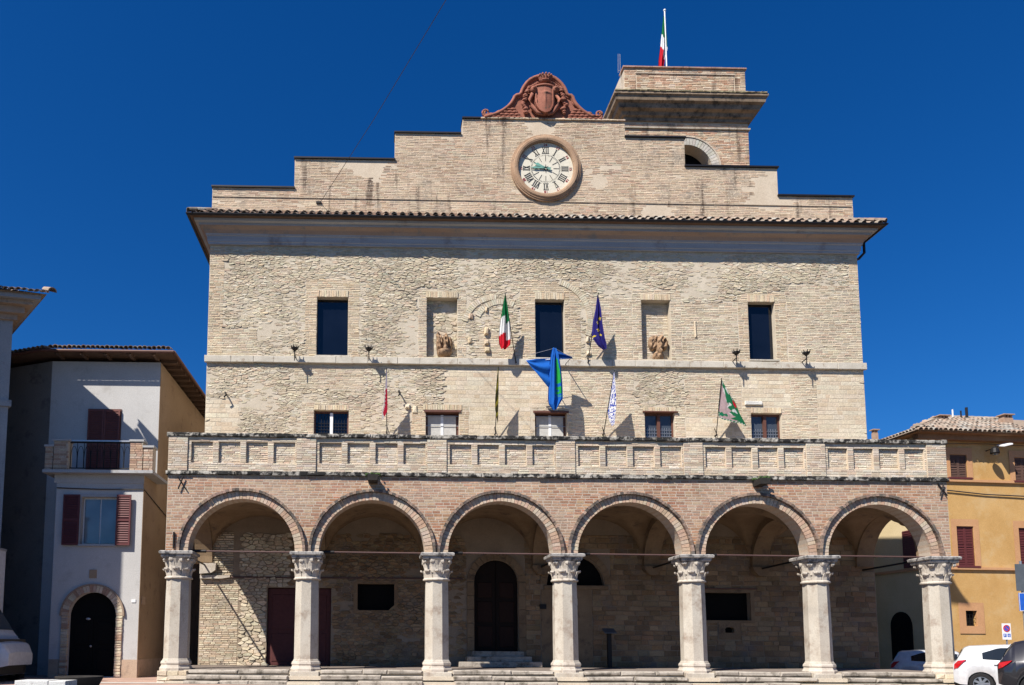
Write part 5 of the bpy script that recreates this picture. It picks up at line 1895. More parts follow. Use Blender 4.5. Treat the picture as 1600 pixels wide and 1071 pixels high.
# ------------------------------------------------------------------ white house with terrace, left of the hall
wh = thing('terraced_house', 'narrow white house with balcony terrace and arched door left of the hall', 'house', (-3.6, 5.0, 0.0))
HX = -1.73
MB().vprism([(HX, 3.3), (HX - 0.02, 18), (-10.5, 18), (-10.5, 5.3), (-5.6, 3.3)], -0.2, 11.25).build('upper_body', 'white_render', wh)
wd = (-4.9, 2.0)
wl_ = math.hypot(*wd)
nx_, ny_ = wd[1] / wl_ * -0.02, -wd[0] / wl_ * -0.02
MB().vprism([(-5.61, 3.3), (-10.5, 5.296), (-10.5 + nx_, 5.296 + ny_), (-5.61 + nx_, 3.3 + ny_)], -0.2, 11.24).build('wing_shade_skin', 'wing_shade_render', wh)  # thin skin over the canted face, darkened to stand in for its shade
MB().box(HX - 0.3, HX + 0.012, 1.84, 17.9, -0.2, 11.1).build('side_wall', 'tan_render', wh) if False else None
sd = MB()
sd.add([(HX + 0.012, 3.302, -0.2), (HX + 0.012, 18, -0.2), (HX + 0.012, 18, 11.24), (HX + 0.012, 3.302, 11.24), (HX - 0.03, 3.302, -0.2), (HX - 0.03, 18, -0.2), (HX - 0.03, 18, 11.24), (HX - 0.03, 3.302, 11.24)], [(0, 1, 2, 3), (7, 6, 5, 4), (0, 3, 7, 4), (1, 5, 6, 2), (3, 2, 6, 7), (0, 4, 5, 1)])
sd.build('side_wall', 'tan_render', wh)
lb = MB()
dz = arc_pts(-3.24, 2.05, 0.78, 0, PI, 18)
hole = [(-4.02, 0.06), (-2.46, 0.06)] + dz
winr = (-3.76, -2.60, 4.42, 6.03)
lb.wall([(-4.62, -0.2), (HX, -0.2), (HX, 6.78), (-4.62, 6.78)], [hole, rect(winr)], 1.8, 2.05)
lb.add([(HX, 1.8, -0.2), (HX, 3.3, -0.2), (HX, 3.3, 6.78), (HX, 1.8, 6.78)], [(0, 1, 2, 3)])
lb.add([(-4.62, 1.8, -0.2), (-4.62, 3.9, -0.2), (-4.62, 3.9, 6.78), (-4.62, 1.8, 6.78)], [(0, 1, 2, 3)])
lb.build('lower_wall', 'white_render', wh)
MB().box(HX + 0.002, HX + 0.014, 1.802, 3.3, -0.2, 6.78).build('lower_side_wall', 'tan_render', wh)
for a, b in ((-4.6, -4.26), (-2.22, HX + 0.02)):
    MB().box(a, b, 1.775, 1.8, -0.2, 0.62).build('wall_base', 'base_render', wh)
MB().box(HX + 0.014, HX + 0.035, 1.8, 9.0, -0.2, 0.62).build('wall_base', 'base_render', wh)
MB().box(-4.98, -1.34, 1.45, 3.3, 6.78, 6.88).build('terrace_slab', 'grey_render', wh)
MB().box(-4.7, HX + 0.02, 1.77, 1.8, 6.5, 6.78).build('slab_band', 'white_render', wh)
# terrace railing between brick piers
PAL_PIER = [(0.40, 0.27, 0.19), (0.46, 0.34, 0.25), (0.36, 0.23, 0.16), (0.48, 0.38, 0.29)]
for a, b, zt in ((-4.66, -4.18, 7.86), (-2.13, -1.70, 7.86), (-4.94, -4.68, 7.66), (-1.68, -1.36, 7.66)):
    p = MB().box(a + 0.01, b - 0.01, 1.53, 1.88, 6.88, zt).build('pier', 'mortar', wh)
    z = 6.885
    while z < zt - 0.03:
        x = a
        while x < b - 0.03:
            e = min(x + R5.uniform(0.16, 0.26), b)
            MB().rough_box(x, e - 0.01, 1.515, 1.6, z, z + 0.07, 0.003, R5, 0.006, pick(PAL_PIER, R5)).build('brick', 'brickwork', p)
            x = e
        z += 0.08
    MB().box(a - 0.03, b + 0.03, 1.48, 1.92, zt, zt + 0.07).build('pier_cap', 'grey_render', p)
rl = MB()
rl.tube([(-4.18, 1.68, 7.86), (-2.13, 1.68, 7.86)], 0.03, 6)
rl.tube([(-4.18, 1.68, 6.98), (-2.13, 1.68, 6.98)], 0.018, 6)
n = 9
for k in range(n + 1):
    x = -4.16 + 2.0 * k / n
    rl.tube([(x, 1.68, 6.98), (x, 1.68, 7.86)], 0.011, 5)
    if k < n:
        w = 2.0 / n
        pts = [(x + w / 2 + w * 0.46 * math.cos(PI * q / 8), 1.68, 7.35 + 0.38 * math.sin(PI * q / 8)) for q in range(9)]
        rl.tube([(pts[0][0], 1.68, 6.98)] + pts + [(pts[-1][0], 1.68, 6.98)], 0.009, 4)
rl.build('railing', 'iron', wh)
MB().box(-4.18, -2.13, 1.64, 1.72, 7.885, 7.93).build('handrail', 'galvanised', wh)
# terrace door: louvred leaves
td = MB().box(-4.25, -3.06, 3.27, 3.3, 6.9, 9.5).build('terrace_door', 'brown_frame', wh)
shutter(td, -4.22, -3.66, 6.95, 9.46, 3.2, 'shutter_red')
shutter(td, -3.645, -3.09, 6.95, 9.46, 3.2, 'shutter_red')
# street window with curtain and open shutters
w = MB().box(winr[0], winr[1], 2.0, 2.04, winr[2], winr[3]).build('window', 'white_paint', wh)
for a, b in ((winr[0] + 0.05, -3.2), (-3.16, winr[1] - 0.05)):
    MB().box(a, b, 1.975, 1.999, winr[2] + 0.06, winr[3] - 0.06).build('pane', 'curtain_glass', w)
MB().box(winr[0] - 0.06, winr[1] + 0.06, 1.72, 1.99, winr[2] - 0.06, winr[2]).build('sill', 'grey_render', w)
fr = MB()
fr.wall([(winr[0] - 0.08, winr[2]), (winr[1] + 0.08, winr[2]), (winr[1] + 0.08, winr[3] + 0.09), (winr[0] - 0.08, winr[3] + 0.09)], [rect(winr)], 1.775, 1.81)
fr.build('window_frame', 'grey_render', w)
shutter(w, -4.34, -3.80, winr[2] - 0.03, winr[3] + 0.06, 1.70, 'shutter_dark')
shutter(w, -2.56, -2.08, winr[2] - 0.03, winr[3] + 0.06, 1.66, 'shutter_dark')
# arched street door in a brick and stone surround
dr = MB().prism(hole, 1.98, 2.05).build('street_door', 'black_void', wh)
for s in (-1, 1):
    lf = MB().box(-3.24 + (0.01 if s > 0 else -0.74), -3.24 + (0.74 if s > 0 else -0.01), 1.95, 1.98, 0.08, 2.0).build('door_leaf', 'black_void', dr)
    for z0, z1 in ((0.25, 0.95), (1.1, 1.85)):
        MB().rough_box(-3.24 + s * 0.38 - 0.24, -3.24 + s * 0.38 + 0.24, 1.93, 1.95, z0, z1, 0, R5, 0.02).build('door_panel', 'black_void', lf)
MB().ball((-3.42, 1.92, 1.95), 0.05, 10, 6, (1.6, 0.5, 0.8)).build('door_plate', 'galvanised', dr)
MB().ball((-3.3, 1.92, 1.05), 0.04, 8, 6).build('door_knob', 'galvanised', dr)
z = 0.06
while z < 2.04:
    h = R5.uniform(0.07, 0.11)
    for a, b in ((-4.24, -4.02), (-2.46, -2.24)):
        MB().rough_box(a, b, 1.74, 1.85, z, min(z + h, 2.06) - 0.012, 0.008, R5, 0.012, pick(PAL_PBRICK + PAL_PIER, R5)).build('surround_stone', 'rubble', dr)
    z += h
m = 26
for i in range(m):
    MB().ring(-3.24, 2.05, 0.785, 1.0, 1.74, 1.85, PI * (i + 0.05) / m, PI * (i + 0.95) / m, 1, pick(PAL_PBRICK + PAL_PIER, R5)).build('voussoir', 'rubble', dr)
MB().ring(-3.24, 2.05, 1.005, 1.06, 1.72, 1.82, 0, PI, 26, (0.3, 0.22, 0.16)).build('hood_mould', 'rubble', dr)
MB().box(-3.4, -3.16, 1.775, 1.8, 3.3, 3.58).build('house_plaque', 'tan_render', wh)
MB().box(-1.98, -1.84, 1.78, 1.8, 2.5, 2.6).build('house_number_plate', 'white_paint', wh)
MB().box(HX + 0.014, HX + 0.03, 2.0, 2.4, 2.45, 2.72).build('meter_cover', 'base_render', wh)
MB().tube([(-4.6, 1.76, 6.32), (-3.2, 1.76, 6.28), (HX + 0.03, 1.76, 6.3), (HX + 0.05, 6, 5.6)], 0.018, 5).build('facade_cable', 'cable', wh)
# roof: eaves with rafters, tiles along the edge
rf = MB()
EVZ = 11.42
ev = [(HX + 0.55, 2.75), (HX + 0.55, 18.5), (-10.8, 18.5), (-10.8, 4.75), (-5.7, 2.75)]
rf.vprism(ev, EVZ, EVZ + 0.09)
rf.add([(x, y, EVZ + 0.09) for x, y in ev] + [(-4.5, 10.0, 13.6)], [(0, 1, 5), (1, 2, 5), (2, 3, 5), (3, 4, 5), (4, 0, 5)])
rfo = rf.build('roof', 'eave_wood', wh)
for k in range(26):
    put_tile((HX + 0.42 - 0.165 * k, 2.66, EVZ + 0.11 + R5.uniform(-0.01, 0.015)), 0.28, rfo, R5.uniform(-0.05, 0.05), 0.95, R5)
for k in range(26):
    t = k / 26
    put_tile((-5.75 - 4.9 * t, 2.7 + 1.95 * t, EVZ + 0.1), 0.28, rfo, -0.38, 0.95, R5)
for k in range(5):
    MB().box(-5.3 + k * 0.85, -5.2 + k * 0.85, 2.8, 3.4, EVZ - 0.1, EVZ - 0.002).build('rafter', 'eave_wood', rfo)
for k in range(22):
    y = 3.5 + k * 0.62
    MB().box(HX - 0.05, HX + 0.52, y, y + 0.13, EVZ - 0.12, EVZ - 0.002).build('rafter', 'eave_wood', rfo)
MB().tube([(HX + 0.62, 2.7, EVZ + 0.0), (HX + 0.62, 18, EVZ - 0.05)], 0.06, 8).build('gutter', 'brown_frame', rfo)
MB().tube([(HX + 0.62, 2.68, EVZ), (-5.72, 2.68, EVZ), (-10.8, 4.7, EVZ)], 0.055, 8).build('gutter', 'brown_frame', rfo)

wh.location = (-4.046, 6.347, -0.04)
wh.scale = (1.046, 1.046, 1.046)

# ------------------------------------------------------------------ tall house corner at the left edge
ch = thing('corner_house', 'grey rendered house corner with deep moulded cornice at left edge', 'house', (-8.5, 3.0, 0.0))
CP = (-6.52, 2.1)
FD, SD = (0.978, 0.208), (-0.62, 0.785)                   # along the front to the right; along the side to the rear
NF, NS = (0.208, -0.978), (0.785, 0.62)


def corner_plan(o):
    """plan of the house corner, pushed out by o on the front and the side"""
    det = NF[0] * NS[1] - NF[1] * NS[0]
    dx, dy = (o * NS[1] - NF[1] * o) / det, (NF[0] * o - o * NS[0]) / det
    c = (CP[0] + dx, CP[1] + dy)
    l = (c[0] - 13 * FD[0], c[1] - 13 * FD[1])
    return [l, c, (c[0] + 6 * SD[0], c[1] + 6 * SD[1]), (l[0] + 6 * SD[0], l[1] + 6 * SD[1])]


UPZ = 0.0
MB().vprism(corner_plan(0), -0.2, 12.6 + UPZ).build('wall', 'grey_render', ch)
for o, z0, z1 in ((0.10, 12.25, 12.45), (0.26, 12.45, 12.7), (0.45, 12.7, 12.85), (0.62, 12.85, 13.0)):
    MB().vprism(corner_plan(o), z0 + UPZ + 0.002, z1 + UPZ).build('cornice_band', 'cornice_plaster' if o > 0.5 else 'base_render', ch)
MB().vprism(corner_plan(0.07), 9.2, 9.42).build('string_course', 'grey_render', ch)
pl = corner_plan(0.75)
RZ = 13.003 + UPZ
mx, my = sum(p[0] for p in pl) / 4, sum(p[1] for p in pl) / 4
rfo = MB().add([(x, y, RZ) for x, y in pl] + [(mx, my, RZ + 1.5)], [(0, 1, 4), (1, 2, 4), (2, 3, 4), (3, 0, 4), (3, 2, 1, 0)]).build('roof', 'roof_tile', ch)
for k in range(16):
    put_tile((pl[1][0] - 0.1 - 0.2 * k * FD[0] + 0.08 * NF[0], pl[1][1] - 0.2 * k * FD[1] + 0.08 * NF[1], RZ + 0.02 + R5.uniform(-0.01, 0.02)), 0.42, rfo, 0.21 + R5.uniform(-0.05, 0.05), 1.0, R5)
put_tile((pl[1][0] + 0.22, pl[1][1] - 0.1, RZ + 0.05), 0.4, rfo, 0.75, 1.5, R5)

# house across the corner, outside the picture: its shade falls on the white house and the van
nb = thing('neighbour_house', 'tall house outside the left edge of the picture whose shade falls on the white house', 'house', (-17, -4, 0))
MB().vprism([(-8.72, -3.0), (-13.67, 6.0), (-25, 6.0), (-25, -9.0)], -0.5, 17.6).build('wall', 'neighbour_render', nb)
MB().vprism([(-8.67, -3.0), (-13.62, 6.1), (-25.2, 6.1), (-25.2, -9.2)], 17.6, 17.8).build('roof_slab', 'roof_tile', nb)
MB().vprism([(-6.6, -3.6), (-8.6, -2.95), (-16, -5.9), (-12, -8.9)], -0.5, 6.5).build('van_shade_block', 'neighbour_render', nb)  # unseen block, added so that the van's nose lies in shade
MB().vprism([(-6.5, -3.6), (-8.6, -2.9), (-16.1, -5.8), (-12, -9.1)], 6.5, 6.65).build('van_shade_top', 'roof_tile', nb)  # top slab of the added block
for lv in range(2, 4):
    for k in range(4):
        t = (k + 0.5) / 4
        px, py = -8.9 - 16.1 * t, -3.0 - 6.0 * t
        ang = math.atan2(6.0, 16.1)
        w = turned(MB().box(-0.55, 0.55, -0.06, 0.1, 1.0 + lv * 3.5, 2.9 + lv * 3.5), (px, py), ang).build('window', 'brown_frame', nb)
        turned(MB().box(-0.45, 0.45, -0.08, -0.062, 1.1 + lv * 3.5, 2.8 + lv * 3.5), (px, py), ang).build('pane', 'dark_glass', w)

# ------------------------------------------------------------------ ochre house on the right
yh = thing('ochre_house', 'ochre rendered house with dark red shutters and tiled roof behind right end', 'house', (36, 15, -0.4))
YP, YA = (32.05, 12.0), R(4.7)
xf = (YP, YA)


def yb(x0, x1, y0, y1, z0, z1, name, mat, parent):
    return turned(MB().box(x0, x1, y0, y1, z0, z1), *xf).build(name, mat, parent)


WINS = [(1.52, 2.40, 9.28, 10.40), (4.9, 5.75, 9.2, 10.35), (1.62, 2.50, 5.02, 6.92), (4.85, 5.75, 5.0, 6.9), (8.2, 9.1, 9.2, 10.35), (8.2, 9.1, 5.0, 6.9)]
SMALL = (1.80, 2.38, 2.18, 2.90)
yw = MB()
yw.wall([(0, -0.8), (12, -0.8), (12, 11.3), (0, 11.3)], [rect(o) for o in WINS + [SMALL]], 0.0, 0.25)
turned(yw, *xf).build('front_wall', 'ochre_render', yh)
turned(MB().box(0.0, 12, 0.26, 10, -0.8, 11.28), *xf).build('house_body', 'ochre_render', yh)
SIDEW = (0.5, 1.4, 5.0, 6.8)                                # y0, y1, z0, z1 on the side wall
c5, s5 = math.cos(YA), math.sin(YA)
yside = MB()
yside.box(-0.02, 0.0, 0.003, 10, -0.8, 11.29)
turned(yside, *xf).build('side_wall', 'cream_render', yh)
sw = turned(MB().box(-0.05, -0.021, SIDEW[0], SIDEW[1], SIDEW[2], SIDEW[3]), *xf).build('window', 'shutter_dark', yh)
for k in range(18):
    z = SIDEW[2] + 0.06 + 0.1 * k
    turned(MB().box(-0.075, -0.052, SIDEW[0] + 0.06, SIDEW[1] - 0.06, z, z + 0.06), *xf).build('slat', 'shutter_dark', sw)
turned(MB().box(-0.1, -0.021, 0, 10, 4.83, 4.96), *xf).build('string_course', 'ochre_trim', yh)
for z in (9.06, 4.84):
    yb(-0.1, 12, -0.1, -0.001, z, z + 0.12, 'string_course', 'ochre_trim', yh)
for a, b, c, d in WINS:
    sur = MB()
    sur.wall([(a - 0.28, c - 0.02), (b + 0.28, c - 0.02), (b + 0.28, d + 0.34), (a - 0.28, d + 0.34)], [rect((a, b, c, d))], -0.03, 0.1)
    w = turned(MB().box(a - 0.002, b + 0.002, 0.2, 0.24, c - 0.002, d + 0.002), *xf).build('window', 'brown_frame', yh)
    turned(sur, *xf).build('surround', 'ochre_trim', w)
    yb(a - 0.16, b + 0.16, -0.12, 0.1, c - 0.09, c - 0.002, 'sill', 'shutter_dark', w)
    mm = 'shutter_brown' if c > 8 else 'shutter_dark'
    shutter(w, a + 0.01, (a + b) / 2 - 0.005, c + 0.01, d - 0.01, 0.03, mm, xf)
    shutter(w, (a + b) / 2 + 0.005, b - 0.01, c + 0.01, d - 0.01, 0.03, mm, xf)
a, b, c, d = SMALL
w = yb(a - 0.002, b + 0.002, 0.2, 0.24, c - 0.002, d + 0.002, 'window', 'black_void', yh)
sur = MB()
sur.wall([(a - 0.36, c - 0.36), (b + 0.36, c - 0.36), (b + 0.36, d + 0.38), (a - 0.36, d + 0.38)], [rect(SMALL)], -0.035, 0.1)
turned(sur, *xf).build('surround', 'ochre_trim', w)
gr = MB()
for k in range(1, 4):
    x = a + (b - a) * k / 4
    gr.tube([(x, 0.08, c), (x, 0.08, d)], 0.012, 5)
    z = c + (d - c) * k / 4
    gr.tube([(a, 0.08, z), (b, 0.08, z)], 0.012, 5)
turned(gr, *xf).build('grille', 'iron', w)
# dark arched doorway on the side street
ad2 = [(1.1, -0.79), (2.5, -0.79)] + [(1.8 + 0.7 * math.cos(PI * k / 14), 2.2 + 0.7 * math.sin(PI * k / 14)) for k in range(15)]
nn = len(ad2)
tr = tessellate_polygon([[Vector((y, z, 0)) for y, z in ad2]])
m = MB().add([(-0.06, y, z) for y, z in ad2] + [(-0.021, y, z) for y, z in ad2], [tuple(t) for t in tr] + [tuple(k + nn for k in t) for t in tr] + [(k, (k + 1) % nn, nn + (k + 1) % nn, nn + k) for k in range(nn)])
turned(m, *xf).build('side_door', 'black_void', yh)
# eaves and roof
yb(-0.55, 12.5, -0.62, 10.5, 11.30, 11.36, 'soffit', 'soffit_brown', yh)
yb(-0.3, 12.5, -0.3, -0.001, 11.05, 11.298, 'eaves_board', 'soffit_brown', yh)
PT = 0.415
rr = MB()
r0x, r1x, e0, rd = -0.62, 12.6, -0.7, 5.9
zr = 11.40 + (rd - e0) * PT
HIP = 7.2
rr.add([(r0x, e0, 11.363), (r1x, e0, 11.363), (r1x, 11.0, 11.363), (r0x, 11.0, 11.363), (r0x + HIP, rd, zr), (r1x, rd, zr)], [(0, 1, 5, 4), (1, 2, 5), (2, 3, 4, 5), (3, 0, 4), (3, 2, 1, 0)])
yr = turned(rr, *xf).build('roof', 'roof_tile', yh)


def yt(x, y, z):
    return (YP[0] + x * c5 - y * s5, YP[1] + x * s5 + y * c5, z)


cnt = 0
for row in range(13):
    y = e0 - 0.08 + row * 0.52
    for k in range(40):
        x = r0x + 0.1 + k * 0.25 + (0.05 if row % 2 else 0) + R5.uniform(-0.02, 0.02)
        if x < r0x + (y - e0) / (rd - e0) * HIP or x > 5.6 + (y - e0) * 0.62 or y > rd - 0.1:
            continue
        put_tile(yt(x, y, 11.385 + (y - e0) * PT + R5.uniform(-0.01, 0.015)), math.atan(PT), yr, YA + R5.uniform(-0.06, 0.06), 1.17, R5)
        cnt += 1
for k in range(40):                                         # the hipped side: ends of the tiles over the eave
    y = e0 + 0.15 + k * 0.215
    put_tile(yt(r0x - 0.06, y, 11.385), math.atan(PT), yr, YA - PI / 2, 1.0, R5)
    put_tile(yt(r0x + 0.42, y, 11.585), math.atan(PT), yr, YA - PI / 2, 1.0, R5)
for k in range(14):                                         # ridge tiles up the hip
    t = k / 14
    put_tile(yt(r0x + HIP * t, e0 + (rd - e0) * t, 11.43 + (zr - 11.40) * t), 0.3, yr, YA - 0.75, 1.25, R5)


for k in range(8):
    put_tile(yt(r0x + HIP + 0.42 * k, rd + 0.02, zr + 0.02), 0.0, yr, YA - PI / 2, 1.25, R5)


def chimney(x, y, z0, w, h, nm='chimney', dp=0.2):
    c = turned(MB().box(x - w / 2, x + w / 2, y - dp, y + dp, z0 - 1.0, z0 + h), *xf).build(nm, 'chimney_brick', yr)
    t = MB()
    for dx in (-w / 2 + 0.06, 0, w / 2 - 0.06):
        t.box(x + dx - 0.05, x + dx + 0.05, y - dp * 0.85, y + dp * 0.85, z0 + h, z0 + h + 0.16)
    turned(t, *xf).build('chimney_pillars', 'chimney_brick', c)
    turned(MB().box(x - w / 2 - 0.07, x + w / 2 + 0.07, y - dp - 0.06, y + dp + 0.06, z0 + h + 0.16, z0 + h + 0.21), *xf).build('chimney_cap', 'chimney_brick', c)


chimney(4.95, 4.2, 13.3, 0.5, 0.15)
chimney(7.75, 3.2, 12.85, 0.5, 0.45)
chimney(1.0, 4.2, 12.15, 0.24, 0.4, dp=0.1)
for x, h in ((6.6, 0.45), (7.1, 0.4), (7.45, 0.6)):
    p = turned(MB().tube([(x, 5.3, 13.4), (x, 5.3, 13.95 + h)], 0.04 if h != 0.6 else 0.07, 8), *xf).build('flue_pipe', 'white_paint' if h == 0.45 else 'dark_metal', yr)
MB().box(29.8, 32.0, 16, 24, -0.8, 11.0).build('rear_wing', 'cream_render', yh)
# two floodlights on brackets, cables
for x, z, mt, tilt, lab in ((3.45, 10.52, 'iron', 0.3, 'round dark floodlight under the eaves of the ochre house'), (3.95, 10.7, 'white_paint', 0.1, 'flat pale floodlight under the eaves beside the round one')):
    t = thing('floodlight', lab, 'floodlight', yt(x, 0, z))
    turned(MB().tube([(x, 0.02, z + 0.1), (x, -0.35, z + 0.12)], 0.025, 6), *xf).build('bracket', 'iron', t)
    if mt == 'iron':
        turned(MB().lathe([(0.06, z + 0.2), (0.16, z + 0.1), (0.2, z - 0.1), (0.17, z - 0.16)], x, -0.5, 12), *xf).build('lamp_head', 'iron', t)
        turned(MB().lathe([(0.15, z - 0.165), (0.1, z - 0.22), (0.02, z - 0.23)], x, -0.5, 12), *xf).build('lens', 'curtain_glass', t)
    else:
        h = MB()
        h.add([(x - 0.2, -0.7, z - 0.02), (x + 0.28, -0.7, z + 0.1), (x + 0.28, -0.3, z + 0.22), (x - 0.2, -0.3, z + 0.1), (x - 0.2, -0.7, z + 0.04), (x + 0.28, -0.7, z + 0.16), (x + 0.28, -0.3, z + 0.28), (x - 0.2, -0.3, z + 0.16)], [(3, 2, 1, 0), (4, 5, 6, 7), (0, 1, 5, 4), (1, 2, 6, 5), (2, 3, 7, 6), (3, 0, 4, 7)])
        turned(h, *xf).build('lamp_head', 'white_paint', t)
turned(MB().tube([(0, -0.06, 8.68), (1.4, -0.07, 8.62), (3.2, -0.06, 8.48), (5.2, -0.07, 8.44), (9, -0.06, 8.5)], 0.03, 6), *xf).build('facade_cable', 'cable', yh)
turned(MB().tube([(1.3, -0.1, 10.9), (3.4, -0.1, 10.95), (6.5, -0.1, 10.9)], 0.014, 5), *xf).build('facade_cable', 'cable', yh)
turned(MB().tube([(0.9, -0.06, -0.4), (0.9, -0.06, 4.8)], 0.05, 8), *xf).build('downpipe', 'dark_metal', yh)

# ------------------------------------------------------------------ vehicles
def lerp_tab(tab, x):
    for (a, va), (b, vb) in zip(tab[:-1], tab[1:]):
        if x <= b:
            t = (x - a) / (b - a) if b > a else 0
            t = max(0, min(1, t))
            return va + (vb - va) * t
    return tab[-1][1]


def vehicle(name, label, cat, pos, ang, P, group=None):
    """P: tables along the length x (rear = 0): belt, roof, sill heights, half widths; wheels, paint"""
    root = thing(name, label, cat, pos, group)
    L, W, rw = P['L'], P['W'] / 2, P['rw']
    wheels = P['wheels']
    N_ = 56
    xs = sorted(set([L * i / N_ for i in range(N_ + 1)] + [w + d for w in wheels for d in (-rw * 1.12, -rw * 0.95, rw * 0.95, rw * 1.12)]))
    B = MB()
    ringn = 9

    def section(x):
        belt, roof, sill = lerp_tab(P['belt'], x), lerp_tab(P['roof'], x), lerp_tab(P['sill'], x)
        hw = W * lerp_tab(P['plan'], x)
        for w in wheels:
            d = abs(x - w)
            if d < rw * 1.12:
                sill = max(sill, rw + math.sqrt((rw * 1.12) ** 2 - d * d))
        sill = min(sill, belt - 0.06)
        mid = sill + (belt - sill) * 0.55
        gl = max(roof - belt, 0.0)
        tum = min(0.26, gl * 0.34)
        pts = [(hw * 0.955, sill), (hw * 0.985, sill + (mid - sill) * 0.4), (hw, mid), (hw * 0.985, belt - 0.04), (hw * 0.95, belt)]
        if gl > 0.05:
            pts += [(hw * 0.95 - tum * 0.85, roof - 0.09 * min(1, gl * 3)), (hw * 0.95 - tum - 0.06, roof - 0.025), (hw * 0.4, roof), (0.0, roof + 0.008)]
        else:
            z = max(roof, belt)
            pts += [(hw * 0.8, belt + 0.015), (hw * 0.6, belt + 0.03), (hw * 0.3, belt + 0.04), (0.0, belt + 0.045)]
        return pts
    secs = [section(x) for x in xs]
    glassL = []
    gx0, gx1 = P['glass']
    for s in (-1, 1):
        vs = [(x, s * y, z) for x, sec in zip(xs, secs) for y, z in sec]
        fs = []
        for i in range(len(xs) - 1):
            for k in range(ringn - 1):
                a = i * ringn + k
                fs.append((a, a + 1, a + ringn + 1, a + ringn))
        B.add(vs, fs)
    for i in (0, len(xs) - 1):                              # close both ends
        sec = secs[i]
        poly = [(xs[i], y, z) for y, z in sec] + [(xs[i], -y, z) for y, z in reversed(sec[:-1])]
        B.add(poly, [tuple(range(len(poly)))])
    B.add([(0.1, -W * 0.9, 0.22), (L - 0.1, -W * 0.9, 0.22), (L - 0.1, W * 0.9, 0.22), (0.1, W * 0.9, 0.22)], [(0, 1, 2, 3)])
    xfm = (pos, ang)
    body = turned(B, *xfm).build('body', P['paint'], root, smooth=True)
    bm_ = body.data
    try:
        bm_.set_sharp_from_angle(angle=R(35))
    except Exception:
        pass
    inner = MB()
    inner.box(0.25, L - 0.25, -W * 0.82, W * 0.82, 0.2, lerp_tab(P['belt'], L / 2) - 0.15)
    turned(inner, *xfm).build('underbody', 'black_plastic', root)
    # side windows: laid on the cabin side, following it
    for s in (-1, 1):
        for (wa, wb, lo_a, lo_b, hi_a, hi_b) in P['side_windows']:
            g = MB()
            n_ = 10
            vs, fs = [], []
            for i in range(n_ + 1):
                t = i / n_
                x = wa + (wb - wa) * t
                sec = section(x)
                (y0, z0), (y1, z1) = sec[4], sec[5]
                f0, f1 = lo_a + (lo_b - lo_a) * t, hi_a + (hi_b - hi_a) * min(1, t * 2.2) if P.get('curve') else hi_a + (hi_b - hi_a) * t
                for f in (f0, f1):
                    y = y0 + (y1 - y0) * f
                    z = z0 + (z1 - z0) * f
                    vs.append((x, s * (y + 0.012), z + 0.004))
            for i in range(n_):
                fs.append((i * 2, i * 2 + 1, i * 2 + 3, i * 2 + 2))
            g.add(vs, fs)
            turned(g, *xfm).build('side_window', 'car_glass', root)
    for nm, xa, xb, fr in P['cross_glass']:                 # windscreen and tailgate glass: between two stations
        a, b = section(xa), section(xb)
        za, zb = a[7][1], b[7][1]
        ya, yb_ = a[6][0] * fr, b[6][0] * fr
        dx = 0.014 * (-1 if nm == 'rear_window' else 1)
        g = MB().add([(xa + dx, -ya, za + 0.012), (xa + dx, ya, za + 0.012), (xb + dx, yb_, zb + 0.012), (xb + dx, -yb_, zb + 0.012)], [(0, 1, 2, 3)])
        turned(g, *xfm).build(nm, 'car_glass', root)
    for poly, ymid in P.get('lights', []):                  # tail lamps wrap the corner: side outline (x, z)
        for s in (-1, 1):
            g = MB()
            n0 = len(poly)
            out, inn = [], []
            for x, z in poly:
                sec = section(x)
                y = max(q[0] for q in sec[:5])
                out.append((x - 0.012, s * (y + 0.012), z))
                inn.append((x - 0.012, s * (y - ymid), z))
            g.add(out + inn, [tuple(range(n0)), tuple(range(n0, 2 * n0))] + [(i, (i + 1) % n0, n0 + (i + 1) % n0, n0 + i) for i in range(n0)])
            turned(g, *xfm).build('tail_light', 'lamp_red', root)
    for w in wheels:
        for s in (-1, 1):
            y = s * (W * 0.97 - 0.11)
            pr = [(rw * 0.66, -0.10), (rw * 0.93, -0.11), (rw, -0.07), (rw, 0.07), (rw * 0.93, 0.11), (rw * 0.66, 0.10)]
            ty = MB().lathe_y([(r, y + q) for r, q in pr], w, rw, 28, close=True)
            wo = turned(ty, *xfm).build('wheel', 'tyre', root)
            rim = MB()
            yo = y + s * 0.07
            rim.lathe_y([(rw * 0.68, yo), (rw * 0.68, yo + s * 0.02), (rw * 0.60, yo + s * 0.02), (rw * 0.60, yo)], w, rw, 28, close=True)
            ns = P.get('spokes', 7)
            for k in range(ns):
                t = 2 * PI * k / ns
                rim.prism([(w + rr_ * math.cos(t + dt), rw + rr_ * math.sin(t + dt)) for rr_, dt in ((0.04, -0.8), (rw * 0.64, -0.17), (rw * 0.64, 0.17), (0.04, 0.8))], yo + s * 0.0, yo + s * 0.018)
            rim.lathe_y([(0.06, yo + s * 0.0), (0.055, yo + s * 0.026)], w, rw, 14)
            turned(rim, *xfm).build('rim', 'alloy', wo)
            turned(MB().lathe_y([(rw * 0.6, y + s * 0.02), (rw * 0.6, y + s * 0.03)], w, rw, 20), *xfm).build('brake_disc', 'black_plastic', wo)
            arch = MB().ring(w, rw, rw * 1.08, rw * 1.17, min(s * W * 0.97, s * W * 1.005), max(s * W * 0.97, s * W * 1.005), 0.12, PI - 0.12, 18)
            if P.get('arch_trim'):
                turned(arch, *xfm).build('arch_trim', P['arch_trim'], root)
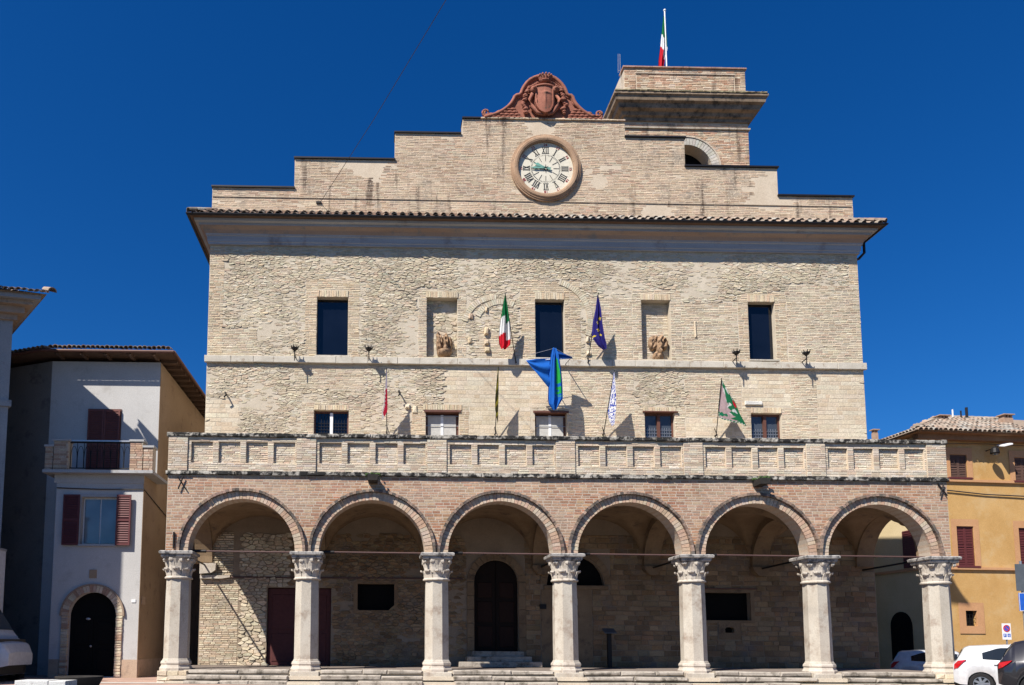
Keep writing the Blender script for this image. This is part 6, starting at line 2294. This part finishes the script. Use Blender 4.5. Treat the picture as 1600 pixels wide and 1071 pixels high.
    for x0, x1, z in P.get('handles', []):
        for s in (-1, 1):
            sec = section((x0 + x1) / 2)
            y = max(q[0] for q in sec[:5])
            turned(MB().box(x0, x1, min(s * (y - 0.01), s * (y + 0.025)), max(s * (y - 0.01), s * (y + 0.025)), z, z + 0.028), *xfm).build('handle', P.get('handle_mat', P['paint']), root)
    for x, z0, z1 in P.get('seams', []):
        for s in (-1, 1):
            pts = []
            for q in range(7):
                z = z0 + (z1 - z0) * q / 6
                sec = section(x)
                y = np.interp(z, [p[1] for p in sec[:5]], [p[0] for p in sec[:5]])
                pts.append((x, s * (y + 0.001), z))
            turned(MB().tube(pts, 0.006, 4), *xfm).build('door_seam', 'black_plastic', root)
    return root


HATCH = dict(L=4.0, W=1.74, rw=0.305, wheels=[0.66, 3.17], paint='car_white', glass=(0.6, 3.0), spokes=7,
             belt=[(0, 0.86), (0.08, 0.92), (0.5, 0.98), (2.4, 0.93), (3.1, 0.90), (3.8, 0.74), (4.0, 0.60)],
             roof=[(0, 0.84), (0.05, 0.90), (0.17, 1.15), (0.30, 1.36), (0.42, 1.415), (1.0, 1.45), (1.7, 1.455), (2.2, 1.42), (2.9, 1.1), (3.1, 0.9), (4.0, 0.55)],
             sill=[(0, 0.34), (0.15, 0.27), (1, 0.23), (3, 0.23), (3.85, 0.25), (4.0, 0.36)],
             plan=[(0, 0.78), (0.06, 0.86), (0.25, 0.95), (0.8, 1.0), (3.0, 1.0), (3.6, 0.92), (3.9, 0.76), (4.0, 0.66)],
             side_windows=[(0.72, 1.62, 0.12, 0.04, 0.62, 0.97), (1.68, 2.7, 0.04, 0.04, 0.97, 0.93)], curve=True,
             cross_glass=[('rear_window', 0.09, 0.27, 0.86), ('windscreen', 2.95, 2.25, 0.9)],
             lights=[([(0.03, 0.72), (0.04, 0.86), (0.14, 0.97), (0.34, 1.0), (0.24, 0.90), (0.12, 0.75)], 0.16)],
             handles=[(0.98, 1.2, 0.86), (1.95, 2.15, 0.84)], seams=[(1.66, 0.3, 0.93), (2.75, 0.3, 0.9)])
gy = -0.3
vehicle('parked_car', 'white hatchback parked at the right end of the steps', 'car', (23.95, -0.25, ground_z(24.5, gy)), R(-36), HATCH, 'parked cars')
SUV = dict(L=4.35, W=1.84, rw=0.35, wheels=[0.80, 3.45], paint='car_dark', glass=(0.5, 3.2), spokes=5, arch_trim='black_plastic',
           belt=[(0, 0.92), (0.1, 0.99), (0.6, 1.06), (2.6, 1.0), (3.3, 0.98), (4.1, 0.85), (4.35, 0.7)],
           roof=[(0, 0.9), (0.06, 1.0), (0.2, 1.3), (0.36, 1.54), (0.6, 1.60), (1.6, 1.63), (2.3, 1.58), (3.0, 1.22), (3.3, 1.0), (4.35, 0.6)],
           sill=[(0, 0.42), (0.2, 0.34), (4.0, 0.32), (4.35, 0.45)],
           plan=[(0, 0.80), (0.08, 0.9), (0.3, 0.97), (0.8, 1.0), (3.2, 1.0), (3.9, 0.93), (4.35, 0.7)],
           side_windows=[(0.66, 1.7, 0.10, 0.05, 0.7, 0.96), (1.76, 2.85, 0.05, 0.05, 0.96, 0.92)], curve=True,
           cross_glass=[('rear_window', 0.1, 0.34, 0.9), ('windscreen', 3.05, 2.3, 0.9)],
           lights=[([(0.03, 0.82), (0.05, 0.98), (0.16, 1.03), (0.34, 1.05), (0.26, 0.97), (0.12, 0.86)], 0.3)],
           handles=[(1.0, 1.22, 0.93)], handle_mat='alloy', seams=[(1.72, 0.4, 1.0)])
vehicle('parked_car', 'dark grey sport utility car at the right edge in front of the white one', 'car', (23.5, -2.6, ground_z(23.5, -3.0)), R(-40), SUV, 'parked cars')
BACK = dict(HATCH)
BACK['paint'] = 'car_grey'
vehicle('parked_car', 'pale hatchback in deep shade seen through the right end arch', 'car', (27.35, 7.9, ground_z(27.5, 7.0)), R(-34), BACK, 'parked cars')

# delivery van with a box body, nose to the right
VAN = dict(L=2.5, W=2.0, rw=0.36, wheels=[1.9], paint='car_white', glass=(0, 2), spokes=6,
           belt=[(0, 1.45), (1.5, 1.42), (1.9, 1.35), (2.35, 1.12), (2.5, 0.85)],
           roof=[(0, 2.6), (1.05, 2.66), (1.3, 2.5), (1.75, 1.75), (1.92, 1.42), (2.5, 0.8)],
           sill=[(0, 0.5), (2.3, 0.45), (2.5, 0.5)],
           plan=[(0, 1.0), (1.9, 0.98), (2.3, 0.92), (2.5, 0.8)],
           side_windows=[(0.5, 1.62, 0.08, 0.0, 0.9, 0.6)],
           cross_glass=[('windscreen', 1.85, 1.34, 0.95)], handles=[(0.15, 0.32, 1.2)], handle_mat='black_plastic', seams=[(0.1, 0.6, 1.4)])
vz = ground_z(-7, -0.5)
van = vehicle('delivery_van', 'white box van in shade with its nose behind the left edge', 'van', (-7.15, -0.1, vz), 0.0, VAN)
b = MB().box(-9.3, -5.76, -1.14, 0.92, vz + 0.75, vz + 4.15)
b.build('cargo_box', 'car_white', van)
for z in (0.8, 4.08):
    MB().box(-9.32, -5.74, -1.16, 0.94, vz + z, vz + z + 0.07).build('box_trim', 'galvanised', van)
MB().box(-9.2, -6.95, -0.9, 0.7, vz + 0.45, vz + 0.74).build('chassis', 'black_plastic', van)
MB().lathe_y([(0.24, -1.0), (0.36, -1.02), (0.36, -0.8), (0.24, -0.78)], -8.6, vz + 0.36, 24, close=True).build('wheel', 'tyre', van)
m = MB().box(-5.0, -4.8, -1.5, -1.24, vz + 1.5, vz + 1.9)
m.tube([(-5.05, -1.05, vz + 1.6), (-4.9, -1.28, vz + 1.62)], 0.025, 6)
m.build('wing_mirror', 'black_plastic', van)

# ------------------------------------------------------------------ signs on the right
t = thing('traffic_sign', 'white no parking sign with red and blue disc on thin post', 'sign', (27.53, 2.0, ground_z(27.5, 2)))
MB().tube([(27.56, 2.03, ground_z(27.5, 2)), (27.54, 2.03, 1.95)], 0.025, 8).build('post', 'galvanised', t)
pl = MB().box(27.38, 27.68, 1.985, 2.0, 1.45, 2.0).build('plate', 'white_paint', t)
MB().lathe_y([(0.115, 1.98), (0.115, 1.984)], 27.53, 1.83, 28).build('disc', 'sign_blue', pl)
rd_ = MB().lathe_y([(0.088, 1.976), (0.118, 1.976), (0.118, 1.982), (0.088, 1.982)], 27.53, 1.83, 28, close=True)
c, s = math.cos(-PI / 4), math.sin(-PI / 4)
rd_.prism([(27.53 + x * c - z * s, 1.83 + x * s + z * c) for x, z in ((-0.1, -0.013), (0.1, -0.013), (0.1, 0.013), (-0.1, 0.013))], 1.976, 1.979)
rd_.build('red_ring', 'sign_red', pl)
for x, ch_ in ((27.46, 'P'), (27.60, '')):
    sq = MB().box(x - 0.05, x + 0.05, 1.98, 1.984, 1.54, 1.65).build('blue_square', 'sign_blue', pl)
    mk = MB()
    if ch_:
        mk.box(x - 0.025, x - 0.01, 1.976, 1.979, 1.56, 1.63)
        mk.ring(x - 0.01, 1.61, 0.01, 0.022, 1.976, 1.979, -PI / 2, PI / 2, 8)
    else:
        mk.ring(x, 1.58, 0.016, 0.026, 1.976, 1.979, PI * 0.7, PI * 2.1, 10)
        mk.box(x - 0.008, x + 0.006, 1.976, 1.979, 1.58, 1.63)
    mk.build('mark', 'white_paint', sq)
t = thing('road_sign', 'dark grey panel above blue sign on post at right edge', 'sign', (25.900, -0.6, ground_z(25.900, -0.6)))
MB().tube([(26.050, -0.56, ground_z(25.900, -0.6)), (26.050, -0.56, 3.85)], 0.035, 8).build('post', 'galvanised', t)
MB().box(25.830, 26.500, -0.62, -0.6, 2.92, 3.75).build('upper_panel', 'sign_grey', t)
pb_ = MB().box(25.880, 26.400, -0.62, -0.6, 2.3, 2.86).build('lower_panel', 'sign_blue', t)
e = MB()
e.wall([(25.880, 2.3), (26.400, 2.3), (26.400, 2.86), (25.880, 2.86)], [[(25.895, 2.315), (26.385, 2.315), (26.385, 2.845), (25.895, 2.845)]], -0.623, -0.621)
e.build('border', 'white_paint', pb_)

# ------------------------------------------------------------------ stone bench, bowl, planter box in front of the white house
gz = ground_z(-0.7, -7.6)
t = thing('stone_bench', 'low pale stone bench slab in the left foreground', 'bench', (-0.7, -7.7, gz))
MB().rough_box(-1.2, -0.52, -8.0, -7.4, gz + 0.02, 0.41, 0.004, R5, 0.012).build('block', 'bench_stone', t)
MB().rough_box(-0.512, -0.16, -8.0, -7.4, gz + 0.02, 0.405, 0.004, R5, 0.012).build('block', 'bench_stone', t)
gz = ground_z(-1.0, -5.0)
t = thing('bowl_planter', 'round dark bowl planter on the ground before the arched door', 'planter', (-1.05, -4.9, gz))
MB().lathe([(0.22, gz), (0.3, gz + 0.06), (0.46, gz + 0.22), (0.55, 0.34), (0.56, 0.37), (0.50, 0.37), (0.42, 0.30)], -1.05, -4.9, 28).build('bowl', 'planter_stone', t, smooth=True)
MB().lathe([(0.47, 0.30), (0.2, 0.335), (0.02, 0.34)], -1.05, -4.9, 20).build('soil', 'planter_stone', t)
gz = ground_z(-5.6, 1.2)
t = thing('planter_box', 'square dark planter box beside the van before white wall', 'planter', (-5.6, 1.25, gz))
MB().box(-5.95, -5.25, 1.0, 1.55, gz + 0.03, 0.73).build('box', 'planter_stone', t)
MB().box(-5.98, -5.22, 0.97, 1.58, 0.732, 0.79).build('rim', 'planter_stone', t)
o = MB().tube([(-5.5, 1.72, gz), (-5.5, 1.72, 1.08)], 0.035, 8)
o.ball((-5.5, 1.72, 1.1), 0.045, 8, 6)
tag(o.build('bollard', 'iron'), 'thin dark iron post behind the planter box', 'post')
